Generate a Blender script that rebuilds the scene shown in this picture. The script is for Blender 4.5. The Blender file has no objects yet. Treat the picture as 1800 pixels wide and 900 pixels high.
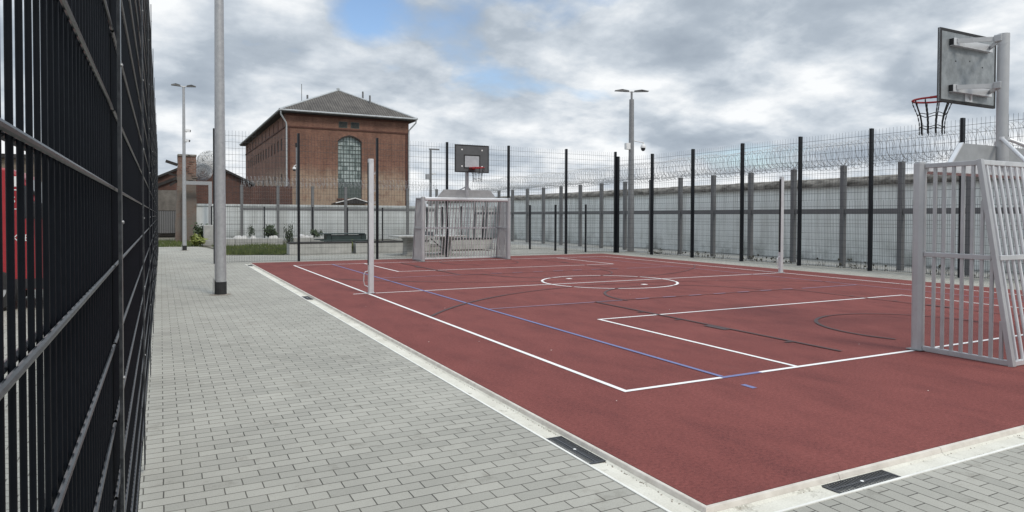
import bpy, math, random
from mathutils import Vector, Matrix
random.seed(7)
S = bpy.context.scene
COL = S.collection
R = math.radians

# ------------------------------------------------------------------ camera
CAMX, CAMY, CAMZ = -3.5065, -4.6749, 1.4889
yaw, pitch, roll = 0.4765, 0.0203, 0.0033
right = Vector((math.cos(yaw), -math.sin(yaw), 0)); fwd = Vector((math.sin(yaw), math.cos(yaw), 0)); up = Vector((0, 0, 1))
f2 = fwd*math.cos(pitch) - up*math.sin(pitch); u2 = up*math.cos(pitch) + fwd*math.sin(pitch)
r3 = right*math.cos(roll) + u2*math.sin(roll); u3 = u2*math.cos(roll) - right*math.sin(roll)
cd = bpy.data.cameras.new('camera'); cam = bpy.data.objects.new('camera', cd); COL.objects.link(cam)
m = Matrix.Identity(4)
for i in range(3):
    m[i][0], m[i][1], m[i][2] = r3[i], u3[i], -f2[i]
m[0][3], m[1][3], m[2][3] = CAMX, CAMY, CAMZ
cam.matrix_world = m
cd.sensor_width = 36; cd.lens = 1195.69/1800*36; cd.shift_y = -(450-404.24)/1800
cd.clip_start = 0.02; cd.clip_end = 3000
S.camera = cam

# ------------------------------------------------------------------ sun, sky, exposure
SUN_EL, SUN_AZ = R(50), R(166)          # azimuth clockwise from +Y
sd = Vector((math.sin(SUN_AZ)*math.cos(SUN_EL), math.cos(SUN_AZ)*math.cos(SUN_EL), math.sin(SUN_EL)))
ld = bpy.data.lights.new('sun', 'SUN'); ld.energy = 1.5; ld.angle = R(13); ld.color = (1, .93, .83)
lo = bpy.data.objects.new('sun', ld); COL.objects.link(lo)
lo.rotation_euler = sd.to_track_quat('Z', 'Y').to_euler()
W = bpy.data.worlds.new('World'); S.world = W; W.use_nodes = True
nt = W.node_tree; N = nt.nodes; L = nt.links; N.clear()
def nd(t, **k):
    n = N.new(t)
    for a, b in k.items(): setattr(n, a, b)
    return n
def mth(op, a, b=None, c=None, clamp=False):
    n = nd('ShaderNodeMath', operation=op, use_clamp=clamp)
    for i, v in enumerate((a, b, c)):
        if v is None: continue
        if isinstance(v, (int, float)): n.inputs[i].default_value = v
        else: L.new(v, n.inputs[i])
    return n.outputs[0]
def ramp(fac, stops):
    n = nd('ShaderNodeValToRGB'); L.new(fac, n.inputs[0]); e = n.color_ramp.elements
    while len(e) < len(stops): e.new(.5)
    for q, (p, c) in zip(e, stops): q.position = p; q.color = (*c, 1) if len(c) == 3 else c
    return n.outputs[0]
tc = nd('ShaderNodeTexCoord'); sep = nd('ShaderNodeSeparateXYZ'); L.new(tc.outputs['Generated'], sep.inputs[0])
zc = mth('ADD', mth('MAXIMUM', sep.outputs[2], 0.0), 0.30)
px = mth('DIVIDE', sep.outputs[0], zc); py = mth('DIVIDE', sep.outputs[1], zc)
cmb = nd('ShaderNodeCombineXYZ'); L.new(px, cmb.inputs[0]); L.new(py, cmb.inputs[1]); cmb.inputs[2].default_value = 3.3
def noise(sc, det, rough, dist, vec, off=None):
    n = nd('ShaderNodeTexNoise'); n.inputs['Scale'].default_value = sc; n.inputs['Detail'].default_value = det
    n.inputs['Roughness'].default_value = rough; n.inputs['Distortion'].default_value = dist
    if off:
        a = nd('ShaderNodeVectorMath', operation='ADD'); L.new(vec, a.inputs[0]); a.inputs[1].default_value = off; vec = a.outputs[0]
    L.new(vec, n.inputs['Vector']); return n.outputs['Fac']
n1 = noise(2.1, 10, .55, .15, cmb.outputs[0])
n2 = noise(4.0, 9, .54, .2, cmb.outputs[0], (5, 2, 1))
n3 = noise(1.6, 6, .5, .2, cmb.outputs[0], (9, 4, 7))
br = mth('ADD', mth('MULTIPLY', n2, .42), mth('MULTIPLY', n1, .58))
br = mth('ADD', br, mth('MULTIPLY', mth('SUBTRACT', .20, sep.outputs[2]), .12))
ccol = ramp(br, [(.34, (.33, .385, .455)), (.44, (.43, .49, .56)), (.51, (.61, .665, .725)), (.60, (.92, .94, .955))])
# openings in the cloud deck
def gap(d, size, amt):
    dv = nd('ShaderNodeVectorMath', operation='DOT_PRODUCT'); nv = nd('ShaderNodeVectorMath', operation='NORMALIZE')
    L.new(tc.outputs['Generated'], nv.inputs[0]); L.new(nv.outputs[0], dv.inputs[0]); dv.inputs[1].default_value = d
    mr = nd('ShaderNodeMapRange', interpolation_type='SMOOTHSTEP'); L.new(dv.outputs['Value'], mr.inputs[0])
    mr.inputs[1].default_value = math.cos(size); mr.inputs[2].default_value = 1; mr.inputs[3].default_value = 0; mr.inputs[4].default_value = amt
    return mr.outputs[0]
dens = n3
for d, s, a in (((.250, .922, .292), .095, .27), ((.572, .807, .147), .07, .14), ((.80, .55, .215), .06, .20)):
    dens = mth('SUBTRACT', dens, gap(d, s, a))
dens = mth('ADD', dens, mth('ADD', mth('MULTIPLY', n1, .95), -.225))
cov = ramp(dens, [(.38, (.0, 0, 0)), (.58, (1, 1, 1))])
sky = nd('ShaderNodeTexSky', sky_type='NISHITA', sun_disc=False, sun_elevation=SUN_EL, sun_rotation=SUN_AZ)
sky.air_density = 1.0; sky.dust_density = .4; sky.ozone_density = 2
b1 = nd('ShaderNodeBackground'); L.new(sky.outputs[0], b1.inputs[0]); b1.inputs[1].default_value = .13
b2 = nd('ShaderNodeBackground'); L.new(ccol, b2.inputs[0])
L.new(mth('ADD', .85, mth('MULTIPLY', mth('MAXIMUM', mth('SUBTRACT', sep.outputs[2], .30), 0), 1.9)), b2.inputs[1])   # cloud brightness raised high overhead, out of view, to add light
mx = nd('ShaderNodeMixShader'); L.new(cov, mx.inputs[0]); L.new(b1.outputs[0], mx.inputs[1]); L.new(b2.outputs[0], mx.inputs[2])
out = nd('ShaderNodeOutputWorld'); L.new(mx.outputs[0], out.inputs[0])
vs = S.view_settings
vs.view_transform = 'Standard'; vs.look = 'None'; vs.gamma = 1; vs.use_curve_mapping = False; vs.exposure = 0.31
S.cycles.max_bounces = 6; S.cycles.use_denoising = True

# ------------------------------------------------------------------ materials
class Mat:
    """small node builder for one material"""
    def __init__(s, name, base=(.5, .5, .5), rough=.6, metal=0.0):
        s.m = bpy.data.materials.new(name); s.m.use_nodes = True
        s.t = s.m.node_tree; s.b = s.t.nodes['Principled BSDF']
        s.b.inputs['Base Color'].default_value = (*base, 1); s.b.inputs['Roughness'].default_value = rough
        s.b.inputs['Metallic'].default_value = metal
        s.co = s.n('ShaderNodeTexCoord').outputs['Object']
    def n(s, t, **k):
        x = s.t.nodes.new(t)
        for a, b in k.items(): setattr(x, a, b)
        return x
    def l(s, a, b): s.t.links.new(a, b)
    def mp(s, scale=(1, 1, 1), rot=(0, 0, 0), vec=None):
        x = s.n('ShaderNodeMapping'); s.l(vec or s.co, x.inputs[0]); x.inputs['Scale'].default_value = scale; x.inputs['Rotation'].default_value = rot
        return x.outputs[0]
    def noise(s, sc, det=4, rough=.55, vec=None, dist=0):
        x = s.n('ShaderNodeTexNoise'); s.l(vec or s.co, x.inputs['Vector']); x.inputs['Scale'].default_value = sc
        x.inputs['Detail'].default_value = det; x.inputs['Roughness'].default_value = rough; x.inputs['Distortion'].default_value = dist
        return x.outputs['Fac']
    def ramp(s, fac, stops):
        x = s.n('ShaderNodeValToRGB'); s.l(fac, x.inputs[0]); e = x.color_ramp.elements
        while len(e) < len(stops): e.new(.5)
        for q, (p, c) in zip(e, stops): q.position = p; q.color = (*c, 1)
        return x.outputs[0]
    def mix(s, fac, a, b, mode='MIX'):
        x = s.n('ShaderNodeMix', data_type='RGBA', blend_type=mode)
        for i, v in ((0, fac), (6, a), (7, b)):
            if isinstance(v, (int, float)): x.inputs[i].default_value = v
            elif isinstance(v, tuple): x.inputs[i].default_value = (*v, 1)
            else: s.l(v, x.inputs[i])
        return x.outputs[2]
    def math(s, op, a, b, clamp=False):
        x = s.n('ShaderNodeMath', operation=op, use_clamp=clamp)
        for i, v in ((0, a), (1, b)):
            if isinstance(v, (int, float)): x.inputs[i].default_value = v
            else: s.l(v, x.inputs[i])
        return x.outputs[0]
    def color(s, c): s.l(c, s.b.inputs['Base Color']); return s
    def rough(s, c): s.l(c, s.b.inputs['Roughness']); return s
    def bump(s, h, st=.3, dist=.01):
        x = s.n('ShaderNodeBump'); s.l(h, x.inputs['Height']); x.inputs['Strength'].default_value = st; x.inputs['Distance'].default_value = dist
        s.l(x.outputs[0], s.b.inputs['Normal']); return s

def mottled(name, c1, c2, sc=6, rough=.6, metal=0., scale=(1, 1, 1), lo=.35, hi=.65, bump=0, spec=None):
    M = Mat(name, c1, rough, metal)
    f = M.noise(sc, 5, .6, M.mp(scale)); M.color(M.ramp(f, [(lo, c1), (hi, c2)]))
    if bump: M.bump(M.noise(sc*6, 4, .6, M.mp(scale)), bump, .01)
    if spec is not None: M.b.inputs['Specular IOR Level'].default_value = spec
    return M.m

def paver_mat(name, rot):
    M = Mat(name, rough=.85)
    v = M.mp((1, 1, 1), (0, 0, rot))
    wob = M.n('ShaderNodeVectorMath', operation='MULTIPLY_ADD')
    nz = M.n('ShaderNodeTexNoise'); M.l(v, nz.inputs['Vector']); nz.inputs['Scale'].default_value = 9; nz.inputs['Detail'].default_value = 2
    M.l(nz.outputs['Color'], wob.inputs[0]); wob.inputs[1].default_value = (.006, .006, 0); M.l(v, wob.inputs[2])
    b = M.n('ShaderNodeTexBrick'); M.l(wob.outputs[0], b.inputs['Vector'])
    b.offset = .5; b.inputs['Scale'].default_value = 1; b.inputs['Mortar Size'].default_value = .0036; b.inputs['Mortar Smooth'].default_value = .25
    b.inputs['Brick Width'].default_value = .2; b.inputs['Row Height'].default_value = .1
    b.inputs['Color1'].default_value = (.325, .315, .275, 1); b.inputs['Color2'].default_value = (.392, .378, .330, 1); b.inputs['Mortar'].default_value = (.06, .056, .048, 1)
    sand = M.noise(1.1, 5, .65); M.l(M.ramp(sand, [(.35, (.035, .032, .027)), (.62, (.13, .12, .10))]), b.inputs['Mortar'])
    big = M.noise(.55, 6, .6); c = M.mix(.55, b.outputs['Color'], M.ramp(big, [(.3, (.74, .74, .74)), (.7, (1.1, 1.1, 1.1))]), 'MULTIPLY')
    st = M.noise(3.2, 7, .7); c = M.mix(.65, c, M.ramp(st, [(.30, (.58, .56, .53)), (.43, (1, 1, 1)), (.62, (1, 1, 1)), (.76, (1.22, 1.21, 1.18))]), 'MULTIPLY')
    sp = M.noise(26, 3, .6); c = M.mix(M.ramp(sp, [(.70, (0, 0, 0)), (.76, (.45, .45, .45))]), c, (.16, .15, .13))
    fine = M.noise(160, 3, .7); c = M.mix(.5, c, M.ramp(fine, [(.3, (.7, .7, .7)), (.7, (1.2, 1.2, 1.2))]), 'MULTIPLY')
    M.color(c)
    h = M.math('ADD', M.math('MULTIPLY', b.outputs['Fac'], -1.0), M.math('MULTIPLY', fine, .15))
    M.bump(h, .55, .006); return M.m

def court_mat():
    M = Mat('red_rubber', rough=.9)
    big = M.noise(.35, 6, .6, dist=.4); mid = M.noise(2.5, 6, .65, M.mp((1, .45, 1))); fine = M.noise(190, 2, .8)
    c = M.ramp(big, [(.3, (.162, .045, .039)), (.7, (.196, .056, .048))])
    c = M.mix(.75, c, M.ramp(mid, [(.3, (.70, .71, .75)), (.5, (1, 1, 1)), (.74, (1.20, 1.23, 1.22))]), 'MULTIPLY')
    c = M.mix(.75, c, M.ramp(fine, [(.3, (.55, .55, .57)), (.7, (1.42, 1.45, 1.45))]), 'MULTIPLY')
    gr = M.noise(42, 4, .75); c = M.mix(.8, c, M.ramp(gr, [(.3, (.58, .57, .59)), (.7, (1.38, 1.42, 1.40))]), 'MULTIPLY')
    vo = M.n('ShaderNodeTexVoronoi'); M.l(M.co, vo.inputs['Vector']); vo.inputs['Scale'].default_value = 95
    c = M.mix(M.math('LESS_THAN', vo.outputs['Distance'], .14), c, (.26, .11, .10))
    sc_ = M.noise(.9, 8, .75, M.mp((1, .3, 1), (0, 0, .5)), .6); c = M.mix(M.ramp(sc_, [(.60, (0, 0, 0)), (.74, (.20, .20, .20))]), c, (.27, .14, .125))
    dk = M.noise(1.7, 7, .7, M.mp((.6, 1, 1), (0, 0, 1.1)), .4); c = M.mix(M.ramp(dk, [(.62, (0, 0, 0)), (.72, (.18, .18, .18))]), c, (.105, .035, .036))
    M.color(c); M.b.inputs['Specular IOR Level'].default_value = .25
    M.bump(fine, .5, .004); return M.m

def paint(name, c, wear=.5):
    M = Mat(name, c, .75); f = M.noise(130, 3, .8); g = M.noise(2.2, 5, .7)
    k = tuple(v*.80 for v in c)
    col = M.ramp(f, [(.32, k), (.55, c)])
    M.color(M.mix(M.ramp(g, [(.5, (0, 0, 0)), (.78, (wear, wear, wear))]), col, tuple(v*.72+.02 for v in c))); return M.m

def galv(name, v, rough=.48, metal=.55, sc=14):
    M = Mat(name, (v, v, v), rough, metal)
    vo = M.n('ShaderNodeTexVoronoi'); M.l(M.co, vo.inputs['Vector']); vo.inputs['Scale'].default_value = sc*2.2
    f = M.math('ADD', M.math('MULTIPLY', M.noise(sc, 5, .7), .75), M.math('MULTIPLY', vo.outputs['Color'], .25))
    M.color(M.ramp(f, [(.3, (v*.86, v*.87, v*.89)), (.7, (v*1.09, v*1.10, v*1.11))]))
    sc_ = M.noise(3.1, 8, .8, M.mp((1, 1, .35))); col = M.ramp(f, [(.3, (v*.86, v*.87, v*.89)), (.7, (v*1.09, v*1.10, v*1.11))])
    M.color(M.mix(M.ramp(sc_, [(.58, (0, 0, 0)), (.70, (.45, .45, .45))]), col, (v*.58, v*.56, v*.54)))
    M.rough(M.math('ADD', M.math('MULTIPLY', f, .3), rough-.15)); return M.m

def brickwall(name, c1, c2, mort, scale=1, pale=None, dirt=.5):
    M = Mat(name, rough=.9)
    sp = M.n('ShaderNodeSeparateXYZ'); M.l(M.co, sp.inputs[0]); cb = M.n('ShaderNodeCombineXYZ')
    M.l(M.math('ADD', sp.outputs[0], sp.outputs[1]), cb.inputs[0]); M.l(sp.outputs[2], cb.inputs[1]); v = cb.outputs[0]
    b = M.n('ShaderNodeTexBrick'); M.l(v, b.inputs['Vector']); b.inputs['Scale'].default_value = scale
    b.inputs['Brick Width'].default_value = .26; b.inputs['Row Height'].default_value = .083; b.inputs['Mortar Size'].default_value = .012
    b.inputs['Color1'].default_value = (*c1, 1); b.inputs['Color2'].default_value = (*c2, 1); b.inputs['Mortar'].default_value = (*mort, 1)
    c = b.outputs['Color']
    big = M.noise(.35, 7, .65); c = M.mix(.8, c, M.ramp(big, [(.3, (.62, .60, .60)), (.7, (1.25, 1.22, 1.2))]), 'MULTIPLY')
    run = M.noise(1.3, 6, .7, M.mp((1, 1, .12))); c = M.mix(dirt, c, M.ramp(run, [(.35, (.55, .54, .53)), (.6, (1.05, 1.05, 1.05))]), 'MULTIPLY')
    if pale:
        z0, z1, col, amt = pale
        zz = M.n('ShaderNodeMapRange', interpolation_type='SMOOTHSTEP'); M.l(sp.outputs[2], zz.inputs[0])
        zz.inputs[1].default_value = z1; zz.inputs[2].default_value = z0
        pn = M.noise(.9, 10, .78); f = M.math('MULTIPLY', zz.outputs[0], M.math('ADD', M.math('MULTIPLY', M.math('SUBTRACT', pn, .5), 3.2), .78))
        pf = M.ramp(f, [(.20, (0, 0, 0)), (.85, (amt, amt, amt))])
        c = M.mix(pf, c, col)
    M.color(c); M.bump(M.math('MULTIPLY', b.outputs['Fac'], -1), .4, .01); return M.m

MT = {}
MT['pavers'] = paver_mat('grey_block_paving', 0)
MT['pavers_turned'] = paver_mat('grey_block_paving_turned', R(90))
MT['court'] = court_mat()
MT['white_line'] = paint('white_line_paint', (.82, .80, .78))
MT['far_line'] = paint('thin_white_line_paint', (.70, .60, .58), .7)
MT['blue_line'] = paint('blue_line_paint', (.155, .172, .335))
MT['faded_blue'] = paint('faded_blue_line_paint', (.27, .20, .27))
MT['black_line'] = paint('dark_line_paint', (.068, .042, .043), .3)
MT['faded_black'] = paint('faded_dark_line_paint', (.105, .040, .039), .5)
MT['kerb'] = mottled('pale_kerb_concrete', (.50, .455, .40), (.62, .575, .515), 9, .85, bump=.2)
def gutter_mat():
    M = Mat('cream_gutter_concrete', rough=.9)
    c = M.ramp(M.noise(2.4, 6, .65), [(.3, (.54, .515, .44)), (.7, (.70, .68, .60))])
    d = M.noise(7, 8, .75, M.mp((1, 1, 1))); c = M.mix(M.ramp(d, [(.57, (0, 0, 0)), (.70, (.85, .85, .85))]), c, (.19, .165, .125))
    c = M.mix(.5, c, M.ramp(M.noise(90, 3, .7), [(.3, (.75, .75, .75)), (.7, (1.15, 1.15, 1.15))]), 'MULTIPLY')
    M.color(c); M.bump(d, .4, .01); return M.m
MT['gutter'] = gutter_mat()
MT['dirt'] = mottled('gutter_dirt', (.17, .15, .12), (.36, .32, .27), 30, .95, bump=.6)
MT['edge'] = mottled('white_edging', (.66, .65, .60), (.76, .75, .70), 7, .8)
MT['soil'] = mottled('bare_earth_ground', (.11, .10, .075), (.20, .19, .15), 2.5, .95, bump=.4)
MT['gravel'] = mottled('pale_gravel', (.26, .26, .24), (.36, .36, .34), 20, .95, bump=.6)
MT['grass'] = mottled('grass_blades', (.045, .075, .015), (.115, .135, .035), 3, .8)
MT['leaf'] = mottled('dark_leaves', (.020, .034, .014), (.050, .075, .025), 5, .6)
MT['leaf_yellow'] = mottled('yellow_green_leaves', (.13, .16, .03), (.22, .24, .06), 5, .6)
MT['weed'] = mottled('dry_weeds', (.035, .033, .022), (.09, .082, .052), 5, .9)
MT['black'] = mottled('black_powder_coat', (.006, .0072, .010), (.009, .0105, .014), 18, .42, spec=.3)
MT['black_near'] = mottled('black_powder_coat_wire', (.0025, .0036, .006), (.004, .0055, .0085), 40, .5, spec=.12)
MT['black_rail'] = mottled('skylit_black_rail', (.009, .011, .014), (.036, .039, .043), 55, .32, spec=.5)  # lighter than the wires: sky reflection painted into the colour
MT['anthracite'] = mottled('anthracite_coat', (.030, .033, .038), (.042, .045, .05), 8, .5)
MT['galv'] = galv('galvanised_steel', .36)
MT['galv_dark'] = galv('weathered_galvanised_steel', .17, .6, .3)
MT['galv_grey'] = galv('dull_galvanised_steel', .25, .55, .4, 6)
MT['lamp_steel'] = galv('galvanised_lamp_steel', .40, .5, .45, 10)
MT['alu'] = galv('satin_aluminium', .44, .45, .4, 2)
MT['alu_light'] = galv('bright_aluminium', .62, .42, .35, 2)
MT['board_back'] = mottled('mottled_galvanised_sheet', (.20, .215, .22), (.34, .36, .37), 9, .5, .35, lo=.3, hi=.7)
MT['board_front'] = mottled('dark_grey_board', (.075, .079, .083), (.09, .094, .098), 6, .6)
MT['board_square'] = mottled('pale_grey_panel', (.34, .36, .38), (.42, .44, .46), 6, .6)
MT['black_matt'] = mottled('matt_black', (.012, .012, .013), (.02, .02, .021), 12, .7)
MT['rim'] = mottled('red_rim_paint', (.32, .014, .018), (.40, .022, .026), 10, .5)
MT['chain'] = mottled('dark_chain_steel', (.02, .02, .021), (.05, .05, .05), 60, .5, .5)
MT['white'] = mottled('white_plastic', (.68, .68, .67), (.76, .76, .75), 8, .5)
MT['lead'] = galv('lamp_head_grey', .12, .5, .3)
MT['brick'] = brickwall('red_brick', (.155, .060, .039), (.240, .104, .066), (.20, .155, .125), 1, (4.6, 8.8, (.36, .275, .20), .85))
MT['brick_plain'] = brickwall('dark_red_brick', (.085, .036, .027), (.13, .052, .036), (.10, .085, .075), 1)
MT['brick_ruin'] = brickwall('weathered_brick', (.17, .075, .05), (.25, .14, .10), (.24, .21, .18), 1, (3.5, 4.1, (.150, .130, .112), .95), .9)
MT['tan_wall'] = brickwall('tan_brick', (.20, .16, .12), (.26, .21, .16), (.2, .18, .15), 1)
MT['band'] = mottled('dark_brick_band', (.065, .028, .021), (.10, .042, .03), 3, .9)
def roof_mat():
    M = Mat('corrugated_roof', rough=.85)
    w = M.n('ShaderNodeTexWave', wave_type='BANDS', bands_direction='X'); M.l(M.co, w.inputs['Vector']); w.inputs['Scale'].default_value = 1.05; w.inputs['Distortion'].default_value = .6
    w.inputs['Detail'].default_value = 2
    c = M.ramp(M.noise(.7, 8, .7), [(.3, (.048, .043, .039)), (.7, (.125, .115, .103))])
    c = M.mix(.75, c, M.ramp(w.outputs['Fac'], [(.2, (.55, .54, .53)), (.8, (1.35, 1.33, 1.3))]), 'MULTIPLY')
    c = M.mix(M.ramp(M.noise(.45, 6, .7), [(.66, (0, 0, 0)), (.74, (.7, .7, .7))]), c, (.10, .055, .035))
    M.color(c); M.bump(w.outputs['Fac'], .6, .05); return M.m
MT['roof'] = roof_mat()
MT['soffit'] = mottled('dark_soffit', (.022, .02, .02), (.04, .036, .034), 3, .9)
MT['zinc'] = mottled('zinc_gutter', (.34, .36, .37), (.46, .48, .49), 4, .6)
def old_glass():
    M = Mat('old_window_glass', rough=.35)
    v = M.n('ShaderNodeTexVoronoi', distance='CHEBYCHEV'); v.inputs['Randomness'].default_value = .15; M.l(M.mp((2.8, 2.8, 2.0)), v.inputs['Vector']); v.inputs['Scale'].default_value = 1
    sv = M.n('ShaderNodeSeparateColor'); M.l(v.outputs['Color'], sv.inputs[0])
    f = M.math('ADD', M.math('MULTIPLY', sv.outputs[0], .55), M.math('MULTIPLY', M.noise(.8, 6, .7), .5))
    M.color(M.ramp(f, [(.2, (.13, .165, .16)), (.5, (.28, .335, .325)), (.85, (.46, .52, .51))])); return M.m
MT['old_glass'] = old_glass()
MT['dark_glass'] = mottled('dark_glass', (.02, .024, .024), (.045, .05, .05), 3, .25)
MT['mullion'] = mottled('dark_steel_bars', (.055, .075, .07), (.09, .11, .10), 3, .7)
def white_wall(name, a, b, seam):
    M = Mat(name, rough=.9)
    c = M.ramp(M.noise(.6, 6, .6), [(.3, a), (.7, b)])
    run = M.noise(2.2, 6, .7, M.mp((1, 1, .07))); c = M.mix(.7, c, M.ramp(run, [(.32, (.62, .61, .59)), (.55, (1, 1, 1))]), 'MULTIPLY')
    sp = M.n('ShaderNodeSeparateXYZ'); M.l(M.co, sp.inputs[0]); cb = M.n('ShaderNodeCombineXYZ')
    M.l(M.math('ADD', sp.outputs[0], sp.outputs[1]), cb.inputs[0]); M.l(sp.outputs[2], cb.inputs[1])
    b_ = M.n('ShaderNodeTexBrick'); M.l(cb.outputs[0], b_.inputs['Vector']); b_.offset = 0; b_.inputs['Scale'].default_value = 1
    b_.inputs['Brick Width'].default_value = 3.0; b_.inputs['Row Height'].default_value = seam; b_.inputs['Mortar Size'].default_value = .012
    b_.inputs['Color1'].default_value = (1, 1, 1, 1); b_.inputs['Color2'].default_value = (.93, .93, .93, 1); b_.inputs['Mortar'].default_value = (.55, .54, .52, 1)
    c = M.mix(.85, c, b_.outputs['Color'], 'MULTIPLY')
    zr = M.n('ShaderNodeMapRange'); M.l(sp.outputs[2], zr.inputs[0]); zr.inputs[1].default_value = .9; zr.inputs[2].default_value = 0
    al = M.math('MULTIPLY', zr.outputs[0], M.ramp(M.noise(.7, 7, .7), [(.45, (0, 0, 0)), (.68, (1, 1, 1))])); c = M.mix(al, c, (.13, .135, .11))
    M.color(c); M.bump(run, .15, .01); return M.m
MT['wall_right'] = white_wall('pale_concrete_wall', (.76, .79, .77), (.86, .88, .86), 1.3)
MT['wall_back'] = white_wall('white_painted_wall', (.58, .61, .61), (.70, .73, .73), 1.0)
MT['cap'] = mottled('weathered_round_coping', (.06, .052, .043), (.30, .28, .245), 4.5, .95, scale=(1, .6, 1.6), bump=.6)
MT['concrete'] = mottled('cast_concrete', (.30, .30, .285), (.40, .395, .375), 3, .9, bump=.2)
MT['concrete_pale'] = mottled('pale_concrete_block', (.36, .36, .335), (.47, .465, .44), 2.5, .9, bump=.2)
MT['dark_render'] = mottled('dark_old_render', (.11, .10, .09), (.19, .175, .155), 2, .95, bump=.3)
MT['grate'] = mottled('worn_cast_iron', (.022, .024, .028), (.042, .045, .05), 30, .45)
MT['plate'] = mottled('dull_zinc_sheet', (.29, .30, .305), (.36, .37, .375), 6, .5, .2)
MT['stone'] = mottled('white_stones', (.52, .51, .49), (.68, .67, .65), 4, .9)
MT['green_box'] = mottled('dark_green_metal', (.022, .038, .036), (.036, .056, .052), 5, .5)
MT['timber'] = mottled('dark_timber', (.018, .016, .015), (.035, .032, .03), 8, .7)
MT['tire'] = mottled('black_rubber', (.012, .012, .012), (.02, .02, .02), 20, .8)
MT['van_red'] = mottled('red_van_paint', (.26, .012, .018), (.33, .017, .024), 2, .35)
MT['van_window'] = mottled('van_window_glass', (.012, .015, .018), (.02, .024, .028), 2, .08)
MT['razor'] = mottled('razor_wire_steel', (.30, .31, .32), (.42, .43, .44), 9, .5, .4)
MT['litter'] = mottled('pale_petals', (.62, .56, .50), (.75, .72, .68), 9, .9)

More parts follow.
